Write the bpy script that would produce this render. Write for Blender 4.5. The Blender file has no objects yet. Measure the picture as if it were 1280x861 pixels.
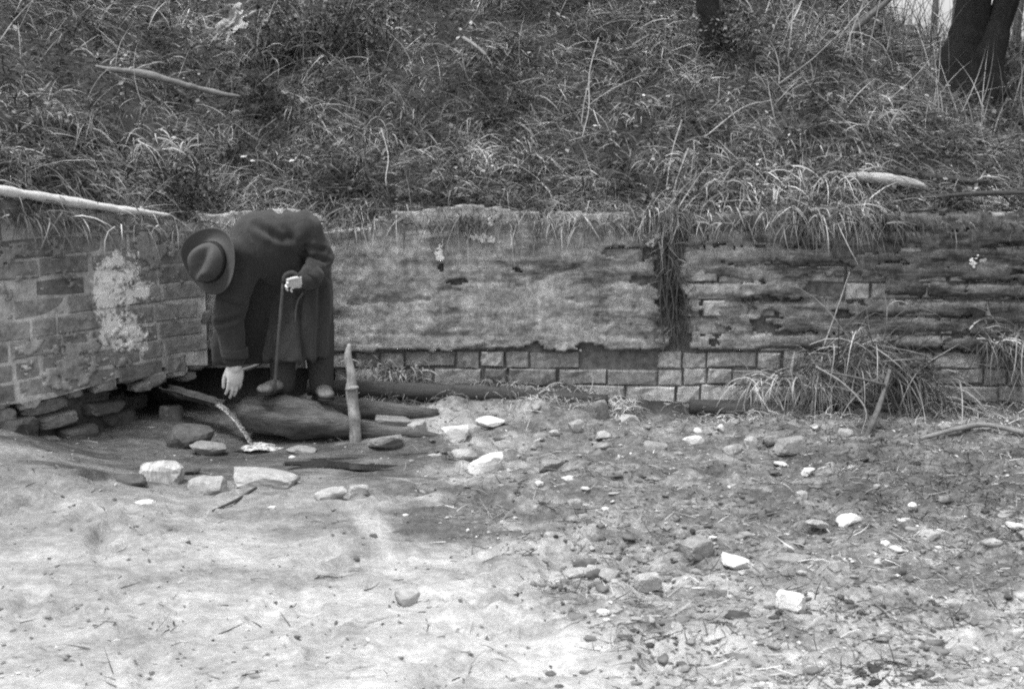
import bpy, bmesh, math, random
import numpy as np
from mathutils import Vector, Matrix

random.seed(7)
RNG = np.random.default_rng(11)
SC = bpy.context.scene
COL = SC.collection
R = math.radians

# ------------------------------------------------------------------ camera
F_PX, CW, CH = 1568.0, 1280.0, 861.0
CAM = Vector((0.0, -7.0, 1.5))
PITCH = math.atan(256.0 / F_PX)
cd = bpy.data.cameras.new("camera")
cd.sensor_width = 36.0
cd.lens = 36.0 * F_PX / CW
cd.clip_end = 600.0
cd.dof.use_dof = True
cd.dof.focus_distance = 6.6
cd.dof.aperture_fstop = 5.6
cam = bpy.data.objects.new("camera", cd)
cam.location = CAM
cam.rotation_euler = (R(90) - PITCH, 0, 0)
COL.objects.link(cam)
SC.camera = cam

# ------------------------------------------------------------------ sky, sun, exposure
SUN_EL, SUN_AZ = R(70), R(225)       # azimuth clockwise from +Y
world = bpy.data.worlds.new("World")
SC.world = world
world.use_nodes = True
wn, wl = world.node_tree.nodes, world.node_tree.links
sky = wn.new("ShaderNodeTexSky")
sky.sky_type = 'NISHITA'
sky.sun_disc = False
sky.sun_elevation = SUN_EL
sky.sun_rotation = SUN_AZ
sky.dust_density = 4.0
sky.air_density = 1.5
bw = wn.new("ShaderNodeRGBToBW")     # black-and-white film
wl.new(sky.outputs[0], bw.inputs[0])
wl.new(bw.outputs[0], wn["Background"].inputs[0])
wn["Background"].inputs[1].default_value = 0.12
sl = bpy.data.lights.new("sun", 'SUN')
sl.energy = 1.5
sl.angle = R(14)
sl.color = (1, 1, 1)
so = bpy.data.objects.new("sun", sl)
sdir = Vector((math.sin(SUN_AZ) * math.cos(SUN_EL), math.cos(SUN_AZ) * math.cos(SUN_EL), math.sin(SUN_EL)))
so.rotation_euler = sdir.to_track_quat('Z', 'Y').to_euler()
so.location = sdir * 30
COL.objects.link(so)
SC.view_settings.view_transform = 'Standard'
SC.view_settings.look = 'None'
SC.view_settings.exposure = 1.15
SC.view_settings.gamma = 1.0
SC.cycles.filter_width = 2.1
SC.cycles.use_denoising = False      # what is left of the noise reads as film grain
SC.cycles.max_bounces = 6
SC.cycles.transparent_max_bounces = 6

# ------------------------------------------------------------------ maths helpers
CP, SP = math.cos(PITCH), math.sin(PITCH)

def ray(px, py):
    a, b = (px - CW / 2) / F_PX, (CH / 2 - py) / F_PX
    return Vector((a, CP + b * SP, -SP + b * CP))

def P(px, py, Y):
    """point seen at a pixel of the photograph at depth plane y = Y"""
    d = ray(px, py)
    return CAM + d * ((Y - CAM.y) / d.y)

def to_px(x, y, z):
    x, y, z = np.asarray(x, float), np.asarray(y, float) - CAM.y, np.asarray(z, float) - CAM.z
    dep = np.maximum(y * CP - z * SP, 0.05)
    up = y * SP + z * CP
    return CW / 2 + F_PX * x / dep, CH / 2 - F_PX * up / dep

def pxm(Y):
    return F_PX / (Y - CAM.y)

def hash3(ix, iy, iz, seed=0):
    h = (ix.astype(np.int64) * 374761393 + iy.astype(np.int64) * 668265263 + iz.astype(np.int64) * 2147483647 + seed * 974634777) & 0xffffffff
    h = ((h ^ (h >> 13)) * 1274126177) & 0xffffffff
    h = (h ^ (h >> 16)) & 0xffffffff
    h = (h * 2246822519) & 0xffffffff
    return ((h ^ (h >> 15)) & 0xffffff) / float(0xffffff)

def noise(x, y, z=0.0, seed=0):
    x, y, z = np.broadcast_arrays(np.asarray(x, float), np.asarray(y, float), np.asarray(z, float))
    ix, iy, iz = np.floor(x), np.floor(y), np.floor(z)
    fx, fy, fz = x - ix, y - iy, z - iz
    fx, fy, fz = [t * t * (3 - 2 * t) for t in (fx, fy, fz)]
    out = 0
    for a in (0, 1):
        for b in (0, 1):
            for c in (0, 1):
                w = (fx if a else 1 - fx) * (fy if b else 1 - fy) * (fz if c else 1 - fz)
                out = out + w * hash3(ix + a, iy + b, iz + c, seed)
    return out * 2 - 1

def fbm(x, y, z=0.0, seed=0, octv=4):
    s, a, f = 0, 0.5, 1.0
    for k in range(octv):
        s = s + a * noise(np.asarray(x) * f, np.asarray(y) * f, np.asarray(z) * f, seed + k * 17)
        a *= 0.5
        f *= 2.03
    return s

def sstep(a, b, x):
    t = np.clip((np.asarray(x, float) - a) / (b - a), 0, 1)
    return t * t * (3 - 2 * t)

# ------------------------------------------------------------------ object helpers
def link(o, parent=None):
    COL.objects.link(o)
    if parent is not None:
        o.parent = parent
    return o

def tag(o, label=None, cat=None, group=None, kind=None):
    if label: o['label'] = label
    if cat: o['category'] = cat
    if group: o['group'] = group
    if kind: o['kind'] = kind
    return o

def empty(name, loc, label, cat, group=None):
    o = bpy.data.objects.new(name, None)
    o.location = loc
    o.empty_display_size = 0.1
    link(o)
    tag(o, label, cat, group)
    bpy.context.view_layer.update()
    return o

def mesh_np(name, verts, quads=None, tris=None, smooth=True):
    me = bpy.data.meshes.new(name)
    verts = np.asarray(verts, np.float32).reshape(-1, 3)
    nq = 0 if quads is None else len(quads)
    nt = 0 if tris is None else len(tris)
    me.vertices.add(len(verts))
    me.vertices.foreach_set("co", verts.ravel())
    idx = []
    if nq: idx.append(np.asarray(quads, np.int32).ravel())
    if nt: idx.append(np.asarray(tris, np.int32).ravel())
    idx = np.concatenate(idx)
    me.loops.add(len(idx))
    me.loops.foreach_set("vertex_index", idx)
    me.polygons.add(nq + nt)
    starts = np.concatenate([np.arange(nq) * 4, nq * 4 + np.arange(nt) * 3]).astype(np.int32)
    me.polygons.foreach_set("loop_start", starts)
    me.polygons.foreach_set("use_smooth", np.full(nq + nt, smooth, bool))
    me.update(calc_edges=True)
    me.validate()
    return me

class MB:
    """collects vertices and faces, in world space, into ONE mesh"""
    def __init__(self):
        self.v, self.f = [], []
    def add(self, vs, fs):
        b = len(self.v)
        self.v += [tuple(p) for p in vs]
        self.f += [tuple(b + i for i in f) for f in fs]
    def mesh(self, name, smooth=True):
        me = bpy.data.meshes.new(name)
        me.from_pydata(self.v, [], self.f)
        me.polygons.foreach_set("use_smooth", [smooth] * len(me.polygons))
        me.update()
        return me
    def build(self, name, mat, parent=None, smooth=True):
        return obj(name, self.mesh(name, smooth), mat, parent)

def obj(name, me, mat, parent=None):
    """link a world-space mesh; under a parent it keeps its place"""
    o = bpy.data.objects.new(name, me)
    if mat is not None and not me.materials:
        me.materials.append(mat)
    link(o)
    if parent is not None:
        o.parent = parent
        o.matrix_parent_inverse = parent.matrix_world.inverted()
    return o

def frame_of(t):
    t = Vector(t).normalized()
    a = Vector((0, 0, 1)) if abs(t.z) < 0.9 else Vector((1, 0, 0))
    u = t.cross(a).normalized()
    return u, t.cross(u).normalized()

def smooth_path(pts, n):
    """Catmull-Rom through (x,y,z,r) points"""
    pts = [np.asarray(p, float) for p in pts]
    if len(pts) == 2:
        return [pts[0] + (pts[1] - pts[0]) * i / n for i in range(n + 1)]
    out = []
    ext = [2 * pts[0] - pts[1]] + pts + [2 * pts[-1] - pts[-2]]
    segs = len(pts) - 1
    per = max(1, n // segs)
    for s in range(segs):
        p0, p1, p2, p3 = ext[s:s + 4]
        for k in range(per):
            t = k / per
            out.append(0.5 * ((2 * p1) + (-p0 + p2) * t + (2 * p0 - 5 * p1 + 4 * p2 - p3) * t * t + (-p0 + 3 * p1 - 3 * p2 + p3) * t ** 3))
    out.append(pts[-1])
    return out

def tube(mb, pts, n=8, segs=10, rough=0.0, fq=6.0, seed=0, flat=1.0, aniso=1.0):
    """tapered tube through [(Vector, radius)], closed ends, uneven skin"""
    path = smooth_path([(*p, r) for p, r in pts], segs)
    m = len(path)
    vs = []
    pu = None
    for i, q in enumerate(path):
        a, b = path[max(0, i - 1)], path[min(m - 1, i + 1)]
        t = Vector(b[:3] - a[:3])
        if t.length < 1e-9: t = Vector((0, 0, 1))
        t.normalize()
        if pu is None:
            u, w = frame_of(t)
        else:
            u = (pu - t * pu.dot(t)).normalized()
            w = t.cross(u)
        pu = u
        for k in range(n):
            an = 2 * math.pi * k / n
            dr = u * math.cos(an) + w * math.sin(an) * flat
            vs.append(Vector(q[:3]) + dr * max(q[3], 1e-4))
    fs = []
    for i in range(m - 1):
        for k in range(n):
            fs.append((i * n + k, i * n + (k + 1) % n, (i + 1) * n + (k + 1) % n, (i + 1) * n + k))
    fs.append(tuple(reversed(range(n))))
    fs.append(tuple((m - 1) * n + k for k in range(n)))
    if rough:
        arr = np.array([tuple(v) for v in vs])
        d = fbm(arr[:, 0] * fq, arr[:, 1] * fq * aniso, arr[:, 2] * fq * aniso, seed, 4)
        for i in range(m):
            c = Vector(path[i][:3])
            for k in range(n):
                j = i * n + k
                vs[j] = c + (vs[j] - c) * (1 + rough * d[j])
    mb.add(vs, fs)

# icosphere templates
def ico(sub):
    bm = bmesh.new()
    bmesh.ops.create_icosphere(bm, subdivisions=sub, radius=1.0)
    v = np.array([tuple(x.co) for x in bm.verts])
    bm.verts.index_update()
    f = np.array([[x.index for x in fc.verts] for fc in bm.faces])
    bm.free()
    return v, f
ICO = {k: ico(k) for k in (1, 2, 3, 4)}

def rock_shape(kind, seed, sub=3):
    """unit rock (half sizes about 1): a convex block of random planes with worn edges"""
    rg = np.random.default_rng(seed)
    U, Fc = ICO[sub]
    pl = []
    if kind == 'block':
        for ax in range(3):
            for s in (-1, 1):
                n = np.zeros(3); n[ax] = s
                n += rg.normal(0, 0.10, 3)
                pl.append((n / np.linalg.norm(n), rg.uniform(0.82, 1.0)))
        for k in range(5):
            n = rg.normal(0, 1, 3); n /= np.linalg.norm(n)
            pl.append((n, rg.uniform(1.05, 1.3)))
    elif kind == 'round':
        for k in range(26):
            n = rg.normal(0, 1, 3); n /= np.linalg.norm(n)
            pl.append((n, rg.uniform(0.86, 1.0)))
    else:
        for k in range(7):
            n = rg.normal(0, 1, 3); n /= np.linalg.norm(n)
            pl.append((n, rg.uniform(0.62, 0.95)))
        for s in (-1, 1):
            for ax in range(3):
                n = np.zeros(3); n[ax] = s
                n += rg.normal(0, 0.25, 3)
                pl.append((n / np.linalg.norm(n), rg.uniform(0.85, 1.0)))
    N = np.array([p[0] for p in pl]); D = np.array([p[1] for p in pl])
    q = np.maximum(U @ N.T, 1e-3) / D
    pw = 14.0 if kind == 'round' else 34.0
    r = 1.0 / (np.sum(q ** pw, axis=1) ** (1 / pw))
    V = U * r[:, None]
    V += U * (0.05 * fbm(V[:, 0] * 3.1, V[:, 1] * 3.1, V[:, 2] * 3.1, seed, 3))[:, None]
    return V, Fc

# ------------------------------------------------------------------ materials (grey: the photograph is black and white)
def new_mat(name):
    m = bpy.data.materials.new(name)
    m.use_nodes = True
    nt = m.node_tree
    b = nt.nodes["Principled BSDF"]
    b.inputs["Specular IOR Level"].default_value = 0.25
    return m, nt, b

def ramp(nt, src, stops):
    r = nt.nodes.new("ShaderNodeValToRGB")
    els = r.color_ramp.elements
    els[0].position, els[0].color = stops[0][0], (stops[0][1],) * 3 + (1,)
    els[1].position, els[1].color = stops[-1][0], (stops[-1][1],) * 3 + (1,)
    for p, c in stops[1:-1]:
        e = els.new(p); e.color = (c, c, c, 1)
    nt.links.new(src, r.inputs[0])
    return r.outputs[0]

def pos_noise(nt, scale, detail=5, rough=0.6, stretch=(1, 1, 1), coord='pos'):
    if coord == 'pos':
        g = nt.nodes.new("ShaderNodeNewGeometry").outputs["Position"]
    else:
        g = nt.nodes.new("ShaderNodeTexCoord").outputs["Object"]
    mp = nt.nodes.new("ShaderNodeMapping")
    mp.inputs["Scale"].default_value = stretch
    nt.links.new(g, mp.inputs[0])
    n = nt.nodes.new("ShaderNodeTexNoise")
    n.inputs["Scale"].default_value = scale
    n.inputs["Detail"].default_value = detail
    n.inputs["Roughness"].default_value = rough
    nt.links.new(mp.outputs[0], n.inputs["Vector"])
    return n.outputs[0]

def math_n(nt, op, a, b=None):
    m = nt.nodes.new("ShaderNodeMath"); m.operation = op
    for i, v in enumerate((a, b)):
        if v is None: continue
        if isinstance(v, (int, float)): m.inputs[i].default_value = v
        else: nt.links.new(v, m.inputs[i])
    return m.outputs[0]

def mix_c(nt, fac, a, b, mode='MIX'):
    m = nt.nodes.new("ShaderNodeMix"); m.data_type = 'RGBA'; m.blend_type = mode
    for sock, v in ((m.inputs[0], fac), (m.inputs[6], a), (m.inputs[7], b)):
        if isinstance(v, (int, float)):
            sock.default_value = v if sock.type == 'VALUE' else (v, v, v, 1)
        else: nt.links.new(v, sock)
    return m.outputs[2]

def bump(nt, b, src, strength=0.4, dist=0.01):
    n = nt.nodes.new("ShaderNodeBump")
    n.inputs["Strength"].default_value = strength
    n.inputs["Distance"].default_value = dist
    nt.links.new(src, n.inputs["Height"])
    nt.links.new(n.outputs[0], b.inputs["Normal"])

def stone_mat(name, lo, hi, scale=22, rough=0.9, rnd=0.35, bstr=0.5, stretch=(1, 1, 1), bdist=0.008):
    m, nt, b = new_mat(name)
    n1 = pos_noise(nt, scale, 7, 0.65, stretch)
    n2 = pos_noise(nt, scale * 4.3, 5, 0.7, stretch)
    c = ramp(nt, math_n(nt, 'ADD', math_n(nt, 'MULTIPLY', n1, 0.65), math_n(nt, 'MULTIPLY', n2, 0.35)), [(0.33, lo), (0.5, (lo + hi) / 2), (0.66, hi)])
    oi = nt.nodes.new("ShaderNodeObjectInfo").outputs["Random"]
    k = math_n(nt, 'ADD', math_n(nt, 'MULTIPLY', oi, rnd), 1 - rnd / 2)
    c = mix_c(nt, 1.0, c, k, 'MULTIPLY')
    nt.links.new(c, b.inputs["Base Color"])
    b.inputs["Roughness"].default_value = rough
    bump(nt, b, n2, bstr, bdist)
    return m

def stain(mat, lo=0.6, hi=1.5, sc=1.6):
    nt = mat.node_tree; b = nt.nodes["Principled BSDF"]
    old = b.inputs["Base Color"].links[0].from_socket
    f = ramp(nt, pos_noise(nt, sc, 8, 0.68, (1, 1, 0.8)), [(0.36, lo), (0.5, 1.0), (0.62, hi)])
    nt.links.new(mix_c(nt, 1.0, old, f, 'MULTIPLY'), b.inputs["Base Color"])

def blade_mat(name, stops, rough=0.75, trans=0.0):
    m, nt, b = new_mat(name)
    rnd = nt.nodes.new("ShaderNodeNewGeometry").outputs["Random Per Island"]
    pn = ramp(nt, pos_noise(nt, 2.4, 6, 0.65), [(0.38, 0.30), (0.5, 0.9), (0.62, 1.6)])
    nt.links.new(mix_c(nt, 1.0, ramp(nt, rnd, stops), pn, 'MULTIPLY'), b.inputs["Base Color"])
    b.inputs["Roughness"].default_value = rough
    return m

M = {}
M['brick'] = stone_mat('old_brick', 0.10, 0.40, 34, rnd=0.6, bstr=0.9)
M['brick_wing'] = stone_mat('worn_brick', 0.10, 0.33, 28, rnd=0.45, bstr=0.9)
M['mortar'] = stone_mat('dark_mortar', 0.05, 0.22, 30, rnd=0)
M['mortar_pale'] = stone_mat('lime_mortar', 0.22, 0.62, 22, rnd=0, bstr=0.9)
for _m in ('brick', 'brick_wing', 'mortar_pale'): stain(M[_m])
M['lime'] = stone_mat('lime_wash', 0.34, 0.88, 55, rnd=0)
M['pale_stone'] = stone_mat('pale_stone', 0.42, 0.80, 26, rnd=0.2)
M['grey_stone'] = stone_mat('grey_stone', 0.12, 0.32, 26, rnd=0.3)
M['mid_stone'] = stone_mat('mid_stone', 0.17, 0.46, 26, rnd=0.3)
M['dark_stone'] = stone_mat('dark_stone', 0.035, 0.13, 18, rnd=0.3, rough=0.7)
M['striped_stone'] = stone_mat('striped_stone', 0.10, 0.62, 16, rnd=0, stretch=(3.0, 1, 0.35))
M['half_stone'] = stone_mat('cobble', 0.16, 0.48, 14, rnd=0)
M['bark'] = stone_mat('bark', 0.004, 0.026, 30, rnd=0.2, stretch=(1, 1, 0.22), bstr=1.0, bdist=0.03)
M['bark_thin'] = stone_mat('thin_bark', 0.05, 0.14, 40, rnd=0.4, stretch=(1, 1, 0.3))
M['log'] = stone_mat('wet_log', 0.02, 0.16, 16, rnd=0, rough=0.75, stretch=(0.25, 1.5, 1.5), bstr=0.8, bdist=0.015)
M['timber'] = stone_mat('dark_timber', 0.025, 0.075, 18, rnd=0.2, rough=0.85, stretch=(0.15, 1.5, 1.5), bstr=0.8)
M['pale_wood'] = stone_mat('bleached_wood', 0.40, 0.68, 16, rnd=0.1, stretch=(0.3, 1.5, 1.5))
M['weathered_pale'] = stone_mat('weathered_pale_wood', 0.14, 0.52, 18, rnd=0, stretch=(0.35, 1.5, 1.5), bstr=0.9)
M['mid_wood'] = stone_mat('weathered_wood', 0.13, 0.30, 26, rnd=0.3, stretch=(0.3, 1.2, 1.2))
M['stake'] = stone_mat('stake_bark', 0.10, 0.42, 30, rnd=0, stretch=(1, 1, 0.45))
M['twig'] = stone_mat('twig', 0.16, 0.36, 40, rnd=0.6)
M['grass'] = blade_mat('dead_grass', [(0.0, 0.025), (0.35, 0.07), (0.7, 0.145), (0.92, 0.28), (1.0, 0.44)])
M['grass_pale'] = blade_mat('pale_dead_grass', [(0.0, 0.08), (0.5, 0.22), (1.0, 0.46)])
M['straw'] = blade_mat('straw', [(0.0, 0.05), (0.5, 0.16), (0.85, 0.32), (1.0, 0.5)])
M['grass_dark'] = blade_mat('dark_grass', [(0.0, 0.02), (0.5, 0.06), (1.0, 0.16)])
M['litter'] = blade_mat('leaf_litter', [(0.0, 0.03), (0.5, 0.09), (0.95, 0.2), (1.0, 0.4)])
M['ground_bits'] = blade_mat('ground_bits', [(0.0, 0.05), (0.4, 0.15), (0.85, 0.30), (1.0, 0.5)])
M['clod'] = blade_mat('earth_clod', [(0.0, 0.11), (0.6, 0.19), (0.93, 0.28), (1.0, 0.42)], 0.95)
M['brush'] = blade_mat('brushwood', [(0.0, 0.05), (0.5, 0.16), (1.0, 0.42)])
M['wool'] = stone_mat('wool', 0.020, 0.046, 110, rnd=0, rough=1.0, bstr=0.3, bdist=0.003)
M['wool'].node_tree.nodes["Principled BSDF"].inputs["Sheen Weight"].default_value = 0.10
M['wool'].node_tree.nodes["Principled BSDF"].inputs["Sheen Roughness"].default_value = 0.6
M['trousers'] = stone_mat('trouser_cloth', 0.035, 0.065, 90, rnd=0, rough=1.0)
M['felt'] = stone_mat('hat_felt', 0.060, 0.085, 90, rnd=0, rough=0.95, bstr=0.2, bdist=0.002)
M['ribbon'] = stone_mat('hat_ribbon', 0.016, 0.022, 60, rnd=0, rough=0.6)
M['skin'] = stone_mat('skin', 0.56, 0.64, 60, rnd=0, rough=0.55, bstr=0.15, bdist=0.002)
M['hair'] = stone_mat('hair', 0.03, 0.08, 90, rnd=0, stretch=(1, 1, 0.3))
M['shoe'] = stone_mat('muddy_leather', 0.05, 0.26, 22, rnd=0, rough=0.6)
m, nt, b = new_mat('old_plaster')
n1 = pos_noise(nt, 3.2, 9, 0.72, (1, 1, 0.75)); n2 = pos_noise(nt, 38, 6, 0.75); n3 = pos_noise(nt, 7, 6, 0.7, (1.6, 1, 0.22)); n4 = pos_noise(nt, 150, 3, 0.7)
mx = math_n(nt, 'ADD', math_n(nt, 'ADD', math_n(nt, 'MULTIPLY', n1, 0.30), math_n(nt, 'MULTIPLY', n2, 0.36)), math_n(nt, 'ADD', math_n(nt, 'MULTIPLY', n3, 0.16), math_n(nt, 'MULTIPLY', n4, 0.18)))
c = ramp(nt, mx, [(0.40, 0.09), (0.455, 0.20), (0.50, 0.285), (0.545, 0.37), (0.61, 0.58)])
sx = nt.nodes.new("ShaderNodeSeparateXYZ"); nt.links.new(nt.nodes.new("ShaderNodeNewGeometry").outputs["Position"], sx.inputs[0])
k = math_n(nt, 'ADD', sx.outputs[0], math_n(nt, 'MULTIPLY', math_n(nt, 'SUBTRACT', n1, 0.5), 4.0))
mo = nt.nodes.new("ShaderNodeMapRange"); nt.links.new(k, mo.inputs[0]); mo.inputs[1].default_value = 0.9; mo.inputs[2].default_value = 2.6; mo.inputs[3].default_value = 1.0; mo.inputs[4].default_value = 0.42
c = mix_c(nt, 1.0, c, mo.outputs[0], 'MULTIPLY')      # plaster darkens towards the right
n6 = pos_noise(nt, 8.5, 8, 0.7)
c = mix_c(nt, 1.0, c, ramp(nt, n6, [(0.40, 0.82), (0.50, 0.97), (0.54, 1.0), (0.565, 1.22), (0.66, 1.3)]), 'MULTIPLY')   # flakes of the lime skin left on it
n5 = pos_noise(nt, 2.0, 7, 0.72, (0.8, 1, 5.5))
k5 = math_n(nt, 'ADD', n5, math_n(nt, 'MULTIPLY', sx.outputs[0], 0.03))
c = mix_c(nt, 1.0, c, ramp(nt, k5, [(0.46, 1.12), (0.55, 0.85), (0.66, 0.25)]), 'MULTIPLY')   # dark courses of moss
nt.links.new(c, b.inputs["Base Color"]); b.inputs["Roughness"].default_value = 0.92
bump(nt, b, math_n(nt, 'ADD', n2, n4), 0.8, 0.012)
M['plaster'] = m
M['plaster_wing'] = stone_mat('skim_coat', 0.13, 0.45, 20, rnd=0, bstr=0.9)
stain(M['plaster_wing'])

# water
m, nt, b = new_mat('spring_water')
b.inputs["Base Color"].default_value = (0.02, 0.02, 0.02, 1)
b.inputs["Roughness"].default_value = 0.06
b.inputs["IOR"].default_value = 1.33
b.inputs["Specular IOR Level"].default_value = 0.5
bump(nt, b, pos_noise(nt, 18, 3, 0.5), 0.25, 0.01)
M['water'] = m
m, nt, b = new_mat('falling_water')
b.inputs["Base Color"].default_value = (0.42, 0.42, 0.42, 1)
b.inputs["Roughness"].default_value = 0.22
b.inputs["IOR"].default_value = 1.33
b.inputs["Transmission Weight"].default_value = 0.45
nt.links.new(ramp(nt, pos_noise(nt, 55, 3, 0.6, (1.6, 1.6, 0.12)), [(0.42, 0.10), (0.6, 0.45)]), b.inputs['Base Color'])
M['stream'] = m
m, nt, b = new_mat('water_foam')
nt.links.new(ramp(nt, pos_noise(nt, 40, 5, 0.7), [(0.40, 0.10), (0.60, 0.58)]), b.inputs["Base Color"])
b.inputs["Roughness"].default_value = 0.5
M['foam'] = m

# ------------------------------------------------------------------ terrain: one sheet, the yard in front, the bank behind the walls
WA = np.array((-1.72, -0.10))          # corner where the wing wall leaves the main wall
WE = np.array((-0.63, -0.777)); WE = WE / np.linalg.norm(WE)   # along the wing, towards the camera
WN = np.array((WE[1], -WE[0]))         # front normal candidate
if WN[1] > 0: WN = -WN                 # front of the wing faces the camera and the right

def wing_w(x, y):
    return -((x - WA[0]) * WN[0] + (y - WA[1]) * WN[1])   # > 0 behind the wing face

def wing_u(x, y):
    return (x - WA[0]) * WE[0] + (y - WA[1]) * WE[1]

def behind(x, y):
    return np.maximum(y, wing_w(x, y))

_fr = random.Random(17)
PRINTS = [(_fr.uniform(-2.0, 0.6), _fr.uniform(-3.7, -1.7), _fr.uniform(-0.6, 2.6)) for _ in range(64)]

def yard_h(x, y):
    dist = -0.76 * (x + 2.25) - 0.65 * (y + 0.9)
    h = 0.13 * sstep(-0.12, 0.42, dist) * sstep(-3.4, -1.5, y) * sstep(-0.6, -1.4, x)
    h = h - 0.06 * np.exp(-(((x + 1.45) / 0.62) ** 2 + ((y + 0.9) / 0.42) ** 2))
    led = sstep(-0.62, -0.08, y) * sstep(-1.35, -1.0, x) * sstep(0.75, 0.25, x)
    h = h + 0.11 * led
    rough = sstep(-0.75, 0.2, x + 0.12 * (y + 3)) * sstep(-4.3, -3.0, y + 0.35 * np.minimum(x, 2.0))
    h = h + rough * (0.045 * fbm(x * 2.6, y * 4.2, 0, 3, 4) + 0.052 * fbm(x * 6, y * 13, 0, 5, 4) + 0.016 * noise(x * 17, y * 24, 0, 8))
    h = h + 0.03 * fbm(x * 0.8, y * 0.9, 0, 9, 3) + 0.020 * fbm(x * 3.2, y * 6, 0, 21, 5)
    for (fx, fy, fa) in PRINTS:                       # footprints
        c_, s_ = math.cos(fa), math.sin(fa)
        u_, v_ = (x - fx) * c_ + (y - fy) * s_, -(x - fx) * s_ + (y - fy) * c_
        d_ = (u_ / 0.13) ** 2 + (v_ / 0.048) ** 2
        h = h - 0.022 * np.exp(-d_ * d_) + 0.011 * np.exp(-(np.sqrt(d_) - 1.35) ** 2 / 0.08)
    return h

def bank_h(x, y):
    s = np.maximum(behind(x, y), 0)
    left = 0.60 * np.minimum(s, 5.0) + 0.25 * np.clip(s - 5.0, 0, 10)
    right = 0.30 * np.minimum(s, 4.2) + 0.04 * np.clip(s - 4.2, 0, 10)
    k = sstep(1.9, 3.5, x - 0.10 * (s - 2))
    base = 1.06 + 0.12 * sstep(-1.75, -2.6, x)
    h = base + left * (1 - k) + right * k
    h = h + sstep(0.05, 0.6, s) * (0.12 * fbm(x * 1.3, y * 1.3, 0, 31, 3) + 0.07 * fbm(x * 4, y * 4, 0, 33, 3))
    return h

def step_mask(x, y):
    # the terrain steps up inside the thickness of the walls
    a = sstep(0.10, 0.26, y)
    w = wing_w(x, y)
    b_ = sstep(0.48, 0.70, w)
    return np.maximum(a, b_)

def terrain_h(x, y):
    x, y = np.asarray(x, float), np.asarray(y, float)
    k = step_mask(x, y)
    return yard_h(x, y) * (1 - k) + bank_h(x, y) * k

def gpt(px, py, off=0.0):
    """point of the yard seen at a pixel"""
    d = ray(px, py)
    t = (0 - CAM.z) / d.z
    for _ in range(25):
        p = CAM + d * t
        e = p.z - (float(yard_h(np.array(p.x), np.array(p.y))) + off)
        t += 0.6 * e / -d.z
    return CAM + d * t

def bpt(px, py):
    """point of the bank seen at a pixel"""
    d = ray(px, py)
    t = 6.0
    while t < 40:
        p = CAM + d * t
        if p.y > 0.25 or wing_w(p.x, p.y) > 0.75:
            if p.z < float(terrain_h(p.x, p.y)): break
        t += 0.02
    return CAM + d * t

def axis(lo, fine_lo, fine_hi, hi, step):
    a = list(np.arange(fine_lo, fine_hi + 1e-6, step))
    g, v = step, fine_hi
    while v < hi:
        g *= 1.28; v += g; a.append(v)
    g, v = step, fine_lo
    pre = []
    while v > lo:
        g *= 1.28; v -= g; pre.append(v)
    return np.array(pre[::-1] + a)

xs = axis(-150, -3.4, 3.9, 150, 0.021)
ys = axis(-120, -4.3, 3.2, 200, 0.021)
GX, GY = np.meshgrid(xs, ys)
GZ = terrain_h(GX, GY)
far = sstep(12, 40, np.hypot(GX, GY))
nx, ny = len(xs), len(ys)
ii = np.arange(nx * ny).reshape(ny, nx)
quads = np.stack([ii[:-1, :-1], ii[:-1, 1:], ii[1:, 1:], ii[1:, :-1]], -1).reshape(-1, 4)
gv = np.stack([GX, GY, GZ], -1).reshape(-1, 3)
gme = mesh_np('ground', gv, quads)

# soil kinds as masks laid out on the ground (x = dry sand, y = darkened soil: wet mud, painted hollow shade, z = bank humus)
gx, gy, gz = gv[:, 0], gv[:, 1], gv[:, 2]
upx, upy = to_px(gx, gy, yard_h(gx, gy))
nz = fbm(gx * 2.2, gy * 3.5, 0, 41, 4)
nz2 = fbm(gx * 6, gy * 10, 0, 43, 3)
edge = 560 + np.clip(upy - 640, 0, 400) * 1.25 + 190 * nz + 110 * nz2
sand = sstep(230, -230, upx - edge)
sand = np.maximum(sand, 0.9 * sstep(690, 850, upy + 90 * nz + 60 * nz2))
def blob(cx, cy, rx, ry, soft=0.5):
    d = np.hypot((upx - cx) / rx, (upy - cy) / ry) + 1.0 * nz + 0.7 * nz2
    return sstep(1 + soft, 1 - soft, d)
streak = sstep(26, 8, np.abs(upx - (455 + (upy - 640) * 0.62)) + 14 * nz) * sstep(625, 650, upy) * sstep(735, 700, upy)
darkened = np.maximum.reduce([blob(420, 560, 170, 36), sstep(1.3, 0.6, np.hypot((upx - 455) / 120, (upy - 580) / 20) + 0.5 * nz2) * 0.9, blob(575, 650, 95, 42) * 0.85, blob(450, 692, 46, 24, 0.7) * 0.6, blob(235, 560, 90, 50),
                          blob(700, 555, 160, 40) * 0.55, blob(80, 668, 70, 9, 0.8) * 0.3, blob(1180, 585, 190, 60) * 0.75, blob(900, 620, 300, 40) * 0.35,  # darker soil along the foot of the wall
                          blob(160, 590, 420, 90, 0.8) * 0.5, blob(200, 540, 190, 60, 0.5), blob(60, 720, 340, 80, 0.9) * 0.3, blob(440, 655, 170, 60, 0.8) * 0.55, sstep(1.25, 0.7, np.hypot((upx - 265) / 185, (upy - 552) / 58) + 0.3 * nz2) * 0.95, sstep(760, 560, upy + 60 * nz) * sstep(620, 420, upx) * 0.68, blob(1000, 590, 420, 70, 0.8) * 0.45,  # hollow shade put into the soil colour; sand darker towards the wall
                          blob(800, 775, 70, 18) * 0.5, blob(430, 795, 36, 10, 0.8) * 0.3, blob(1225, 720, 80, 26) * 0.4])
darkened = darkened * (1 - 0.9 * streak)
sand = np.maximum(sand * (1 - 0.2 * darkened), streak)
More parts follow.
